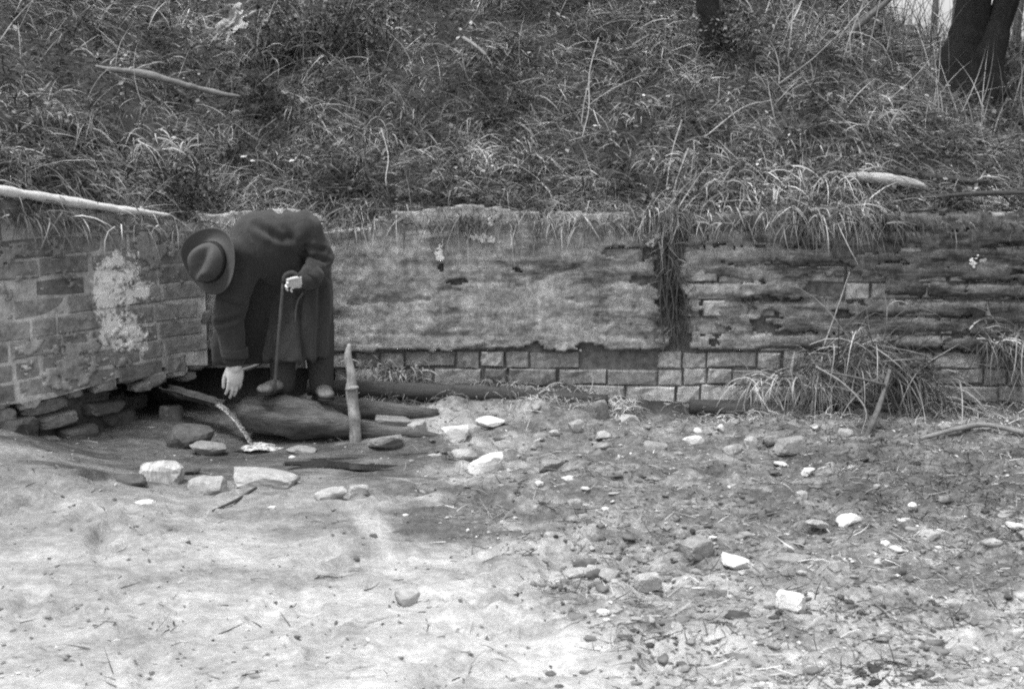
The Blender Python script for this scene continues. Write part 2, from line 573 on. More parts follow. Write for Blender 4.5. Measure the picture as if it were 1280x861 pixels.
humus = np.maximum(step_mask(gx, gy), sstep(-0.34, -0.08, gy) * (gy < 0.3))
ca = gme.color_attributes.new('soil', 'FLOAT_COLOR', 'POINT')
cols = np.stack([sand, darkened, humus, np.ones_like(sand)], -1).astype(np.float32)
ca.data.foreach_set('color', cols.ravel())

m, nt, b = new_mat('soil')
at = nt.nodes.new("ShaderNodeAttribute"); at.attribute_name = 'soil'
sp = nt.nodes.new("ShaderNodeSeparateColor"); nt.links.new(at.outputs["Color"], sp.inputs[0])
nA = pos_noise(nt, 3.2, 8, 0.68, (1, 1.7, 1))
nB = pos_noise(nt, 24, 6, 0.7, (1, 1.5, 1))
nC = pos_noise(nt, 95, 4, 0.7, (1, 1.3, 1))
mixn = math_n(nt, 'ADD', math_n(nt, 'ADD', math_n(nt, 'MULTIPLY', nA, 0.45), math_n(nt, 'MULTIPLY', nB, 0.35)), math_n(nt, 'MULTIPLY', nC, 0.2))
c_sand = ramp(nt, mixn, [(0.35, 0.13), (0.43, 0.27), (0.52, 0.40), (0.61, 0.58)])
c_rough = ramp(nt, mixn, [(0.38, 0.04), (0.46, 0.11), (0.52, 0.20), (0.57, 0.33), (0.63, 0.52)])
c_darkened = ramp(nt, mixn, [(0.38, 0.03), (0.5, 0.075), (0.64, 0.18)])
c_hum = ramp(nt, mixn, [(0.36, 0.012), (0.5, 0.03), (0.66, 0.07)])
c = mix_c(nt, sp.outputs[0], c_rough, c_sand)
c = mix_c(nt, sp.outputs[1], c, c_darkened)
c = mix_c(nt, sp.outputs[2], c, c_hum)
nt.links.new(c, b.inputs["Base Color"])
rr = math_n(nt, 'SUBTRACT', 0.95, math_n(nt, 'MULTIPLY', sp.outputs[1], 0.45))
nt.links.new(rr, b.inputs["Roughness"])
bump(nt, b, math_n(nt, 'ADD', math_n(nt, 'MULTIPLY', nB, 0.7), math_n(nt, 'MULTIPLY', nC, 0.3)), 0.6, 0.03)
M['soil'] = m
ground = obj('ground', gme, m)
tag(ground, 'bare trampled yard of pale sand and dark mud below the wall, rising to the bank', kind='structure')

# ------------------------------------------------------------------ masonry
def brick_mesh(name, L, D, H, seed, mat, wear=0.006):
    """one old brick: back face plain, front face cut 3 x 2 with a worn, uneven arris; origin at the middle of its front, x along, -y out"""
    rg = random.Random(seed)
    vs, fs = [], []
    b4 = [(-L / 2, D, -H / 2), (L / 2, D, -H / 2), (L / 2, D, H / 2), (-L / 2, D, H / 2)]
    vs += b4
    ch = 0.009
    outer = []                           # ring just behind the front arris
    us = [-0.5, -0.18, 0.17, 0.5]
    def j(s): return rg.uniform(-s, s)
    ring = [(u, -0.5) for u in us] + [(0.5, 0.0)] + [(u, 0.5) for u in reversed(us)] + [(-0.5, 0.0)]
    for (u, w) in ring:
        outer.append(len(vs)); vs.append((u * L + j(wear * .4), ch + j(wear * .5), w * H + j(wear * .5)))
    inner = []
    for (u, w) in ring:
        inner.append(len(vs)); vs.append((u * (L - 0.018) + j(wear), j(wear) * 0.8, w * (H - 0.016) + j(wear)))
    mid = [len(vs), len(vs) + 1]
    vs.append((us[1] * L, -0.002 + j(wear), 0)); vs.append((us[2] * L, -0.002 + j(wear), 0))
    n = len(ring)
    for k in range(n):
        fs.append((outer[k], outer[(k + 1) % n], inner[(k + 1) % n], inner[k]))
    i = inner
    fs += [(i[0], i[1], mid[0], i[9]), (i[1], i[2], mid[1], mid[0]), (i[2], i[3], i[4], mid[1]),
           (mid[1], i[4], i[5], i[6]), (mid[0], mid[1], i[6], i[7]), (i[9], mid[0], i[7], i[8])]
    o = outer
    fs += [(0, 1, o[3], o[2], o[1], o[0]), (1, 2, o[5], o[4], o[3]), (2, 3, o[8], o[7], o[6], o[5]), (3, 0, o[0], o[9], o[8]), (3, 2, 1, 0)]
    me = bpy.data.meshes.new(name)
    me.from_pydata(vs, [], fs)
    me.update()
    me.materials.append(mat)
    return me

BL, BH, BD = 0.272, 0.090, 0.11
CO = 0.0985                                # course height
STR = [brick_mesh('brick', BL, BD, BH, s, M['brick'], 0.0055) for s in range(6)]
HED = [brick_mesh('brick', BL / 2 - 0.006, BD, BH, 20 + s, M['brick'], 0.0055) for s in range(6)]
WST = [brick_mesh('brick', BL, BD, BH, 40 + s, M['brick_wing'], 0.0032) for s in range(6)]
WHD = [brick_mesh('brick', BL / 2 - 0.006, BD, BH, 60 + s, M['brick_wing'], 0.0032) for s in range(6)]

def place(me, parent, loc, rz=0.0, tilt=0.0, lean=0.0, sc=(1, 1, 1)):
    o = bpy.data.objects.new('brick', me)
    o.parent = parent
    o.location = Vector(loc) - parent.location
    o.rotation_euler = (lean, tilt, rz)
    o.scale = sc
    COL.objects.link(o)
    return o

def grid_slab(mask_fn, x0, x1, z0, z1, st, y_front, y_back, amp, seed, fq=6.0, warp=0.35, yfun=None):
    """a coat of plaster in the plane x-z: a fine sheet kept only where mask_fn holds, with real thickness at its ragged edge"""
    X = np.arange(x0, x1 + 1e-6, st); Z = np.arange(z0, z1 + 1e-6, st)
    A, B = np.meshgrid(X, Z)
    jx = noise(A * 41, B * 41, 0, seed + 1) * st * warp
    jz = noise(A * 41, B * 41, 0, seed + 2) * st * warp
    keep = mask_fn((A[:-1, :-1] + A[1:, 1:]) / 2, (B[:-1, :-1] + B[1:, 1:]) / 2)
    Yf = y_front + amp * fbm(A * fq, B * fq * 1.6, 0, seed, 5) + 0.4 * amp * fbm(A * fq * 6, B * fq * 8, 0, seed + 5, 3)
    if yfun is not None: Yf = Yf + yfun(A, B)
    n, mz = len(X), len(Z)
    id_ = np.arange(n * mz).reshape(mz, n)
    q = np.stack([id_[:-1, :-1], id_[:-1, 1:], id_[1:, 1:], id_[1:, :-1]], -1)[keep]
    V = np.stack([A + jx, Yf, B + jz], -1).reshape(-1, 3)
    cnt = {}
    for f in q:
        for k in range(4):
            a, b2 = int(f[k]), int(f[(k + 1) % 4])
            cnt[(a, b2)] = cnt.get((a, b2), 0) + 1
    bd = [e for e in cnt if (e[1], e[0]) not in cnt]
    used = {}
    extra, sides = [], []
    base = len(V)
    for a, b2 in bd:
        for t in (a, b2):
            if t not in used:
                used[t] = base + len(extra)
                extra.append((V[t][0], y_back, V[t][2]))
        sides.append((b2, a, used[a], used[b2]))
    V = np.concatenate([V, np.array(extra).reshape(-1, 3)])
    Q = np.concatenate([q, np.array(sides).reshape(-1, 4)])
    # compact
    u, inv = np.unique(Q.ravel(), return_inverse=True)
    return V[u], inv.reshape(-1, 4)

# ---- main wall
MW = empty('brick_wall', (0.6, 0.0, 0.0), 'long low retaining wall of brick and crumbling plaster holding the grassy bank', 'wall')
XL, XR = -1.80, 4.4
def wall_top(x):
    return 1.075 + 0.03 * fbm(x * 2.2, 3.3, 0, 55, 3)
core = MB()
N = 80
cx = [XL + (XR - XL) * i / N for i in range(N + 1)]
cv, cf = [], []
for x in cx:
    t = float(wall_top(np.array(x))) - 0.02
    zb = -0.3 if x > -0.93 else 0.22
    cv += [(x, 0.022, zb), (x, 0.022, t), (x, 0.40, t), (x, 0.40, zb)]
for i in range(N):
    a, b2 = i * 4, i * 4 + 4
    for k in range(4):
        cf.append((a + k, b2 + k, b2 + (k + 1) % 4, a + (k + 1) % 4))
cf += [(0, 1, 2, 3), tuple(N * 4 + k for k in (3, 2, 1, 0))]
core.add(cv, [tuple(reversed(f)) for f in cf])
core.build('mortar_core', M['mortar'], MW, False)

def px_of(x, z, y=0.0):
    a, b2 = to_px(np.array(x), np.array(y), np.array(z))
    return float(a), float(b2)

LEDGE = 0.325                              # the plaster ends here, bricks below
def course_gap(A, B):
    ph = (B - 0.317) / CO + 0.20 * fbm(A * 5, B * 5, 0, 601, 3) + 0.30 * fbm(A * 22, B * 30, 0, 627, 3)
    row = np.round(ph)
    w = 0.06 + 0.20 * fbm(A * 9, row * 2.9, 0, 621, 4)
    on = fbm(A * 2.4, row * 3.7, 0, 603, 3)
    xx = A / 0.27 + 0.5 * (np.floor(ph) % 2) + 0.15 * noise(A * 4, np.floor(ph) * 9.1, 0, 605)
    xx = xx + 0.12 * fbm(A * 30, B * 30, 0, 629, 3)
    vj = (np.abs(xx - np.round(xx)) < 0.030) & (fbm(A * 3, np.floor(ph) * 5.3, 0, 607, 2) > 0.16)
    return ((np.abs(ph - row) < w) & (on > 0.0)) | vj
def plaster_mask(A, B):
    px, py = to_px(A, np.zeros_like(A), B)
    n1 = fbm(A * 2.0, B * 6.5, 0, 71, 4)
    n2 = fbm(A * 7, B * 12, 0, 73, 3)
    low = LEDGE + 0.016 * noise(A * 3, 0.5, 0, 75) + 0.012 * n2
    top = 1.105 + 0.035 * fbm(A * 3.0, 7.7, 0, 77, 3)
    top = top - 0.10 * np.exp(-((px - 440) / 32) ** 2) - 0.05 * np.exp(-((px - 665) / 22) ** 2) + 0.03 * np.exp(-((px - 590) / 40) ** 2)
    k = (B > low) & (B < top)
    crack = 838 + (py - 300) * 0.02 + 16 * noise(B * 7, 1.0, 0, 79)
    k &= np.abs(px - crack) > 15 + 9 * n2
    # solid in the middle, eaten away in long shallow slots towards the right
    rightness = sstep(760, 900, px)
    k &= (n1 + 0.45 * n2) > (-0.70 + 0.47 * rightness - 0.10 * sstep(1100, 1180, px))
    k &= ~(course_gap(A, B) & (px + 120 * n1 > 850))
    # broken-out pockets
    for cxp, cyp, rx, ry in ((645, 337, 16, 3), (570, 352, 12, 3), (790, 315, 36, 8), (812, 352, 26, 6), (660, 432, 26, 9), (735, 434, 18, 5), (552, 336, 4, 6)):
        k &= (((px - cxp) / rx) ** 2 + ((py - cyp) / ry) ** 2 + 2.2 * n2) > 1
    return k
def plaster_relief(A, B):
    """where the coat is thin the courses of brick show through as worn, broken grooves"""
    px, py = to_px(A, np.zeros_like(A), B)
    r = 0.18 + 0.82 * sstep(700, 900, px)
    ph = (B - 0.317) / CO
    zz = ph + 0.16 * fbm(A * 5, B * 5, 0, 601, 3)
    row = np.floor(zz)
    g = np.exp(-(((zz - np.round(zz))) / 0.17) ** 2)
    on = sstep(-0.12, 0.22, fbm(A * 2.6, np.round(zz) * 3.7, 0, 603, 3))
    xx = A / 0.27 + 0.5 * (row % 2) + 0.15 * noise(A * 4, row * 9.1, 0, 605)
    v = np.exp(-((xx - np.round(xx)) / 0.055) ** 2) * sstep(0.05, 0.4, fbm(A * 3, row * 5.3, 0, 607, 2))
    pit = sstep(0.28, 0.5, fbm(A * 6, B * 15, 0, 609, 4))
    spall = sstep(0.02, 0.2, fbm(np.floor(xx) * 7.7, row * 3.3, 0, 611, 1))
    return r * (0.028 * g * on + 0.012 * v + 0.010 * spall * sstep(0.0, 0.25, noise(A * 9, B * 9, 0, 613) + 0.2)) + 0.012 * pit
pv, pq = grid_slab(plaster_mask, -1.78, 4.3, 0.28, 1.18, 0.0125, -0.021, 0.024, 0.014, 90, 5.0, 0.45, plaster_relief)
obj('plaster_coat', mesh_np('plaster_coat', pv, pq, None, True), M['plaster'], MW)

def lime_patch(parent, cx, cz, rx, rz, seed, thr, yf, flow=0.0, bias=None):
    def mk(A, B):
        a = (A - cx) / rx; b2 = (B - cz - flow * (A - cx)) / rz
        v = 1 - np.sqrt(a * a + b2 * b2) + 0.9 * fbm(A * 14, B * 22, 0, seed, 3) + 1.5 * fbm(A * 70, B * 80, 0, seed + 9, 3)
        return v > thr
    return grid_slab(mk, cx - rx * 1.3, cx + rx * 1.3, cz - rz * 1.4, cz + rz * 1.4, 0.0055, yf, yf + 0.012, 0.003, seed, 9.0, 0.6)
for (px, py, rx, rz, sd, fl) in ((598, 297, 0.12, 0.022, 3, -0.25), (440, 288, 0.13, 0.012, 5, 0.12), (612, 278, 0.02, 0.03, 6, 0), (815, 300, 0.05, 0.03, 8, 0.3), (1218, 326, 0.02, 0.035, 9, 0), (550, 318, 0.028, 0.05, 12, 0)):
    p = P(px, py, -0.03)
    v, q = lime_patch(MW, p.x, p.z, rx, rz, sd, 0.30, -0.030, fl)
    if len(q): obj('lime_patch', mesh_np('lime_patch', v, q), M['lime'], MW)

rb = random.Random(5)
nb = 0
for c in range(-1, 11):
    z = 0.325 - 0.008 - CO * 3 + CO * c + BH / 2 + 0.004
    x = -1.62 + rb.uniform(0, 0.2)
    while x < 3.35:
        hd = rb.random() < 0.42
        L = BL / 2 - 0.006 if hd else BL
        xc = x + L / 2
        px, py = px_of(xc, z)
        x += L + rb.uniform(0.008, 0.018)
        if xc < -0.93 and z < 0.36 and z < 0.25: continue
        if xc < -1.1 and z < 0.36: continue
        if z > 0.36 and px < 560: continue            # wholly under the plaster
        if z > 0.36 and px < 760 and rb.random() < 0.45: continue
        if abs(px - 838) < 14 and z > 0.36: continue
        dep = rb.uniform(-0.006, 0.006)
        if z > 0.36:
            if rb.random() < 0.16: continue           # fallen out: a dark socket
            if rb.random() < 0.25: dep += rb.uniform(0.01, 0.04)
        elif rb.random() < 0.02: continue
        if rb.random() < 0.12: dep -= 0.012
        if nb >= 298: continue
        nb += 1
        place(rb.choice(HED if hd else STR), MW, (xc, dep - 0.0, z + rb.uniform(-0.006, 0.006)), rb.uniform(-0.05, 0.05), rb.uniform(-0.03, 0.03), rb.uniform(-0.05, 0.05), (rb.uniform(0.96, 1.03), 1, rb.uniform(0.90, 1.07)))

# ---- wing wall on the left
WW = empty('wing_wall', (WA[0], WA[1], 0.0), 'undercut brick wing wall with pale mortar and a whitewashed patch, behind the spring', 'wall')
wz = math.atan2(-WE[1], -WE[0])            # brick x axis runs from the near end to the corner
def wpt(u, off, z):
    """u metres from the corner along the wing, off in front of its face"""
    return Vector((WA[0] + WE[0] * u + WN[0] * off, WA[1] + WE[1] * u + WN[1] * off, z))
def wing_top(u): return 1.075 + 0.15 * min(max(u, -0.2), 2.4)
def wing_low(u):
    return 0.235 + 0.03 * math.sin(u * 5) - 0.05 * max(0, u - 0.8)
def prism(mb, u0, u1, f0, f1, zlo, zhi, n=10):
    vs, fs = [], []
    for i in range(n + 1):
        u = u0 + (u1 - u0) * i / n
        lo = zlo(u) if callable(zlo) else zlo
        hi = zhi(u) if callable(zhi) else zhi
        vs += [wpt(u, f0, lo), wpt(u, f0, hi), wpt(u, f1, hi), wpt(u, f1, lo)]
    for i in range(n):
        a, b2 = i * 4, i * 4 + 4
        for k in range(4):
            fs.append((a + k, b2 + k, b2 + (k + 1) % 4, a + (k + 1) % 4))
    fs += [(3, 2, 1, 0), tuple(n * 4 + k for k in (0, 1, 2, 3))]
    mb.add(vs, fs)
wc = MB()
prism(wc, -0.03, 2.9, -0.007, -0.78, lambda u: wing_low(u) + 0.02, lambda u: wing_top(u) - 0.03, 24)
wc.build('mortar_core', M['mortar_pale'], WW, False)
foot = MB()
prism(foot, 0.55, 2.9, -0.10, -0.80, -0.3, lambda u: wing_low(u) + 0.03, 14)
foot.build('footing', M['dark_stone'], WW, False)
for c in range(0, 10):
    z0 = 0.24 + CO * c
    u = -0.01 + rb.uniform(-0.03, 0.06)
    if c == 0: u = 0.12
    while u < 2.3:
        hd = rb.random() < 0.3
        L = BL / 2 - 0.006 if hd else BL
        uc = u + L / 2
        u += L + rb.uniform(0.010, 0.018)
        z = z0 + BH / 2 - (0.03 * max(0, uc - 1.0))
        if z + BH / 2 > wing_top(uc) - 0.01: continue
        if c > 7 and rb.random() < 0.25: continue
        off = rb.uniform(-0.004, 0.006)
        off -= 0.002
        if rb.random() < 0.06 and uc > 0.5: continue
        place(rb.choice(WHD if hd else WST), WW, wpt(uc, off, z + rb.uniform(-0.004, 0.004)), wz + rb.uniform(-0.03, 0.03), rb.uniform(-0.02, 0.02), 0, (1, 1, rb.uniform(0.95, 1.04)))
# lower courses, set back and loosened under the overhang
for k, (u, off, z, sx_, sz_) in enumerate(((0.64, -0.10, 0.180, .12, .030), (0.93, -0.07, 0.165, .15, .038), (1.22, -0.03, 0.16, .13, .05), (0.60, -0.04, 0.105, .13, .036), (0.88, -0.03, 0.085, .13, .036), (1.12, 0.03, 0.085, .10, .06), (1.36, 0.03, 0.10, .14, .06),
                                         (0.50, -0.08, 0.02, .12, .05), (0.78, 0.03, 0.01, .10, .035), (1.0, 0.09, 0.0, .08, .04), (0.40, -0.26, 0.05, .09, .08), (0.26, -0.30, 0.02, .10, .07))):
    V, Fc = rock_shape('block', 820 + k, 3)
    VV = V * np.array((sx_, 0.075, sz_)); VV[:, 2] += 0.10 * math.sin(k * 1.9) * VV[:, 0]
    wz2 = wz + 0.12 * math.sin(k * 2.7)
    X = VV[:, 0] * math.cos(wz2) - VV[:, 1] * math.sin(wz2); Yy = VV[:, 0] * math.sin(wz2) + VV[:, 1] * math.cos(wz2)
    p = wpt(u, off - 0.06, z)
    obj('stone', mesh_np('stone', np.stack([X + p.x, Yy + p.y, VV[:, 2] + p.z], -1), None, Fc, False), M['brick_wing'] if k in (1, 2, 4, 6) else M['dark_stone'], WW)  # dark stone colour deepens the shade under the overhang
# remains of a skim coat over the wing
def skim(A, B):
    u = -A
    ok = (B > 0.26 + 0.05 * noise(A * 7, 0.3, 0, 641)) & (B < 1.06 + 0.13 * np.clip(u, 0, 2.4) - 0.08)
    n = fbm(A * 3.2, B * 4.5, 0, 643, 4) + 0.8 * fbm(A * 16, B * 26, 0, 645, 4)
    edge_ = u > 0.02 + 0.04 * noise(B * 9, 0.7, 0, 647)
    return ok & edge_ & (n > 0.33)
v, q = grid_slab(skim, -2.5, 0.02, 0.22, 1.36, 0.0125, -0.0085, 0.010, 0.010, 649, 7.0, 0.5)
pts = np.array([tuple(wpt(-p[0], -p[1], p[2])) for p in v])
obj('plaster_coat', mesh_np('plaster_coat', pts, q), M['plaster_wing'], WW)
# broken ends of bricks along the undercut and the corner
for k, (u, z, sx_, sz_) in enumerate(((0.02, 0.27, .07, .05), (0.16, 0.245, .08, .04), (0.31, 0.225, .07, .045), (0.47, 0.25, .09, .035), (0.0, 0.40, .05, .045), (-0.02, 0.52, .05, .05), (0.0, 0.66, .045, .04), (-0.015, 0.80, .05, .05), (0.0, 0.94, .05, .045), (0.08, 0.20, .05, .03), (0.38, 0.19, .06, .03), (0.62, 0.225, .07, .028), (0.78, 0.215, .05, .03), (0.90, 0.24, .07, .03), (1.05, 0.205, .06, .03), (1.22, 0.225, .08, .03), (1.4, 0.19, .07, .035))):
    V, Fc = rock_shape('block', 660 + k, 2)
    VV = V * np.array((sx_, 0.06, sz_))
    X = VV[:, 0] * math.cos(wz) - VV[:, 1] * math.sin(wz); Yy = VV[:, 0] * math.sin(wz) + VV[:, 1] * math.cos(wz)
    p = wpt(u, -0.062 + 0.012 * (k % 3 - 1), z)
    obj('stone', mesh_np('stone', np.stack([X + p.x, Yy + p.y, VV[:, 2] + p.z], -1), None, Fc, False), M['brick_wing'], WW)
def wing_uz(px, py):
    d = ray(px, py)
    t = ((WA[0] - CAM.x) * WN[0] + (WA[1] - CAM.y) * WN[1]) / (d.x * WN[0] + d.y * WN[1])
    p = CAM + d * t
    return float(wing_u(p.x, p.y)), p.z
# whitewash: a patch of white paint clinging to bricks, joints and skim alike
def whitewash(mat, spots):
    nt = mat.node_tree; b_ = nt.nodes["Principled BSDF"]
    old = b_.inputs["Base Color"].links[0].from_socket
    g = nt.nodes.new("ShaderNodeNewGeometry").outputs["Position"]
    sx_ = nt.nodes.new("ShaderNodeSeparateXYZ"); nt.links.new(g, sx_.inputs[0])
    u = math_n(nt, 'ADD', math_n(nt, 'MULTIPLY', sx_.outputs[0], float(WE[0])), math_n(nt, 'MULTIPLY', sx_.outputs[1], float(WE[1])))
    u = math_n(nt, 'SUBTRACT', u, float(WA @ WE))
    nA_ = math_n(nt, 'SUBTRACT', pos_noise(nt, 11, 6, 0.72), 0.5)
    nB_ = math_n(nt, 'SUBTRACT', pos_noise(nt, 46, 5, 0.7), 0.5)
    best = None
    for (u0, z0, ru, rz_) in spots:
        du = math_n(nt, 'POWER', math_n(nt, 'ABSOLUTE', math_n(nt, 'DIVIDE', math_n(nt, 'SUBTRACT', u, u0), ru)), 2.5)
        dz = math_n(nt, 'POWER', math_n(nt, 'ABSOLUTE', math_n(nt, 'DIVIDE', math_n(nt, 'SUBTRACT', sx_.outputs[2], z0), rz_)), 2.5)
        v_ = math_n(nt, 'SUBTRACT', 1.0, math_n(nt, 'ADD', du, dz))
        best = v_ if best is None else math_n(nt, 'MAXIMUM', best, v_)
    best = math_n(nt, 'MAXIMUM', best, -1.5)
    k = math_n(nt, 'ADD', best, math_n(nt, 'ADD', math_n(nt, 'MULTIPLY', nA_, 5.5), math_n(nt, 'MULTIPLY', nB_, 3.5)))
    f = ramp(nt, k, [(0.22, 0.0), (0.46, 0.55), (0.75, 0.97)])
    nt.links.new(mix_c(nt, f, old, 0.82), b_.inputs["Base Color"])
spots = []
for (px, py, w_, h_) in ((148, 350, 30, 38), (156, 405, 36, 20), (166, 428, 28, 15), (134, 378, 16, 58), (174, 362, 18, 12)):
    u, z = wing_uz(px, py)
    u2, _ = wing_uz(px - w_, py); _, z2 = wing_uz(px, py - h_)
    spots.append((u, z, abs(u2 - u), abs(z2 - z)))
for _m in ('brick_wing', 'mortar_pale', 'plaster_wing'): whitewash(M[_m], spots)
# rough stones along the top of the wing
for k in range(8):
    u = 0.35 + k * 0.26
    V, Fc = rock_shape('block', 300 + k, 2)
    z = wing_top(u) - 0.075
    S = np.array((0.11, 0.08, 0.045 + 0.012 * (k % 2)))
    ca_, sa_ = math.cos(wz), math.sin(wz)
    VV = V * S
    X = VV[:, 0] * ca_ - VV[:, 1] * sa_; Yy = VV[:, 0] * sa_ + VV[:, 1] * ca_
    p = wpt(u, -0.06, z)
    o = obj('stone', mesh_np('stone', np.stack([X + p.x, Yy + p.y, VV[:, 2] + p.z], -1), None, Fc, False), M['grey_stone'] if k % 3 else M['brick_wing'], WW)
# pale strip of timber along the top of the wing
cp = MB()
a0, a1, a2 = P(-60, 232, -1.15), P(70, 254, -0.72), P(215, 271, -0.22)
tube(cp, [(a0 + Vector((.02, -.05, .02)), 0.040), (a1 + Vector((.02, -.05, .02)), 0.034), (P(150, 266, -0.44) + Vector((.02, -.05, .02)), 0.030), (a2 + Vector((0, -.05, .01)), 0.012)], 10, 40, 0.5, 11, 3, 0.7)
o = cp.build('coping_strip', M['pale_wood'])
tag(o, 'long pale bleached strip lying along the top of the undercut left wall', 'strip')

# ------------------------------------------------------------------ grass
def blades(bases, dirs, lens, wid, droop, nseg=4, seed=1, side_rand=1.0):
    """curved tapering blades of dead grass; returns verts, quads, tris"""
    rg = np.random.default_rng(seed)
    n = len(bases)
    p = bases.copy(); v = dirs / np.linalg.norm(dirs, axis=1)[:, None]
    up = np.array((0, 0, 1.0))
    rv = rg.normal(0, 1, (n, 3)) * side_rand + np.array((0, -1.2, 0.3))
    rows = []
    curl = rg.normal(0, 0.55, (n, 3))
    for k in range(nseg + 1):
        t = k / nseg
        s = np.cross(v, rv); s /= (np.linalg.norm(s, axis=1)[:, None] + 1e-9)
        w = (wid * (1 - t ** 1.6) * 0.5)[:, None]
        rows.append((p - s * w, p + s * w))
        v = v + (np.array((0, 0, -1.0)) * droop[:, None] + curl) / nseg
        v /= np.linalg.norm(v, axis=1)[:, None]
        p = p + v * (lens / nseg)[:, None]
    V = np.zeros((n, nseg * 2 + 1, 3))
    for k in range(nseg):
        V[:, 2 * k] = rows[k][0]; V[:, 2 * k + 1] = rows[k][1]
    V[:, -1] = (rows[-1][0] + rows[-1][1]) / 2
    st = np.arange(n)[:, None] * (nseg * 2 + 1)
    q = np.concatenate([st + np.array([[2 * k, 2 * k + 1, 2 * k + 3, 2 * k + 2]]) for k in range(nseg - 1)])
    t_ = st + np.array([[2 * nseg - 2, 2 * nseg - 1, 2 * nseg]])
    return V.reshape(-1, 3), q, t_

def merge(parts):
    V, Q, T, b0 = [], [], [], 0
    for v, q, t in parts:
        V.append(v); Q.append(q + b0); T.append(t + b0); b0 += len(v)
    return np.concatenate(V), np.concatenate(Q), np.concatenate(T)

def bank_points(n, seed, smax=4.6, xlo=-4.2, xhi=5.2, pw=1.3):
    rg = np.random.default_rng(seed)
    out = []
    while sum(len(o) for o in out) < n:
        x = rg.uniform(xlo, xhi, n); s = smax * rg.uniform(0, 1, n) ** pw
        # walk back from the wall face by s
        yw = WA[1] - (x - WA[0]) * WN[0] / WN[1]           # wing face at this x
        y = np.where(x < WA[0], yw, 0.0) + 0.10 + s * np.where(x < WA[0], 1.25, 1.0)
        near = (x < WA[0]) & (wing_w(x, y) < 0.08)
        lim = np.abs(x) < 0.45 * (y + 7) + 0.2
        ok = lim & ~near
        out.append(np.stack([x, y], -1)[ok])
    return np.concatenate(out)[:n]

def surf_z(x, y):
    z = np.where(step_mask(x, y) > 0.98, terrain_h(x, y), 0)
    top = np.where(wing_w(x, y) > 0.0, np.maximum(bank_h(x, y) - 0.02, 0), bank_h(x, y))
    return np.where(step_mask(x, y) > 0.98, z, top)

def tufts(n, per, seed, lmin, lmax, smax=4.4, spread=0.05, droop=(1.2, 2.6), pw=1.3, dens=None, width=(0.0035, 0.0075)):
    rg = np.random.default_rng(seed)
    pts = bank_points(n, seed + 1, smax, pw=pw)
    if dens is not None:
        keep = rg.uniform(0, 1, len(pts)) < dens(pts[:, 0], pts[:, 1])
        pts = pts[keep]
    m = len(pts)
    sz = rg.uniform(0.55, 1.25, m)
    ang0 = rg.normal(0, 0.5, m)
    I = np.repeat(np.arange(m), per)
    b = pts[I] + rg.normal(0, spread, (len(I), 2)) * sz[I][:, None]
    z = surf_z(b[:, 0], b[:, 1])
    B3 = np.stack([b[:, 0], b[:, 1], z - 0.01], -1)
    out = rg.normal(0, 0.75, (len(I), 2))
    D = np.stack([out[:, 0] + 0.9 * np.sin(2 * ang0[I]), out[:, 1] - 0.55, rg.uniform(-0.1, 0.8, len(I))], -1)
    ln = rg.uniform(lmin, lmax, len(I)) * sz[I]
    return blades(B3, D, ln, rg.uniform(width[0], width[1], len(I)), rg.uniform(droop[0], droop[1], len(I)), 4, seed + 3)

def dens_a(x, y):
    return np.clip(0.55 + 1.5 * fbm(x * 1.9, y * 1.5, 0, 101, 3), 0.08, 1)
parts = [tufts(8200, 18, 1, 0.12, 0.34, dens=dens_a, width=(0.004, 0.010)),
         tufts(7200, 14, 2, 0.06, 0.20, spread=0.10, width=(0.004, 0.010)),
         tufts(3600, 12, 6, 0.15, 0.42, spread=0.09, droop=(0.3, 1.6), width=(0.0018, 0.0035)),
         tufts(800, 34, 4, 0.22, 0.48, spread=0.04, dens=dens_a)]
V_, Q_, T_ = merge(parts)
o = obj('bank_grass', mesh_np('bank_grass', V_, Q_, T_), M['grass'])
tag(o, 'tangled dead grass covering the steep bank above the wall', 'grass', kind='stuff')

# pale fringe hanging over the lip of the wall
def fringe(n, seed, per, lmin, lmax):
    rg = np.random.default_rng(seed)
    px = rg.uniform(-40, 1330, n)
    x = (px - 640) / pxm(0.1)
    wgt = np.clip(0.5 + 1.3 * fbm(x * 1.8, 0.3, 0, 111, 3), 0.05, 1)
    wgt = np.where((px > 400) & (px < 480), wgt * 0.5, wgt)
    wgt = np.where(px < 240, wgt * 0.25, wgt)
    wgt = np.where((px > 860) & (px < 1115), wgt * 2.2, wgt)
    x = x[rg.uniform(0, 1, n) < wgt]
    I = np.repeat(np.arange(len(x)), per)
    bx = x[I] + rg.normal(0, 0.045, len(I))
    yw = np.where(bx < WA[0], WA[1] - (bx - WA[0]) * WN[0] / WN[1], 0.0)
    by = yw + rg.uniform(0.03, 0.22, len(I))
    bz = 1.06 + 0.15 * np.clip(-(bx - WA[0]), 0, 1.5) * 1.2 + rg.uniform(0, 0.05, len(I))
    D = np.stack([rg.normal(0, 0.5, len(I)), -0.7 + rg.normal(0, 0.35, len(I)), rg.uniform(0.05, 0.8, len(I))], -1)
    return blades(np.stack([bx, by, bz], -1), D, rg.uniform(lmin, lmax, len(I)), rg.uniform(0.004, 0.008, len(I)), rg.uniform(1.6, 3.2, len(I)), 5, seed + 1)
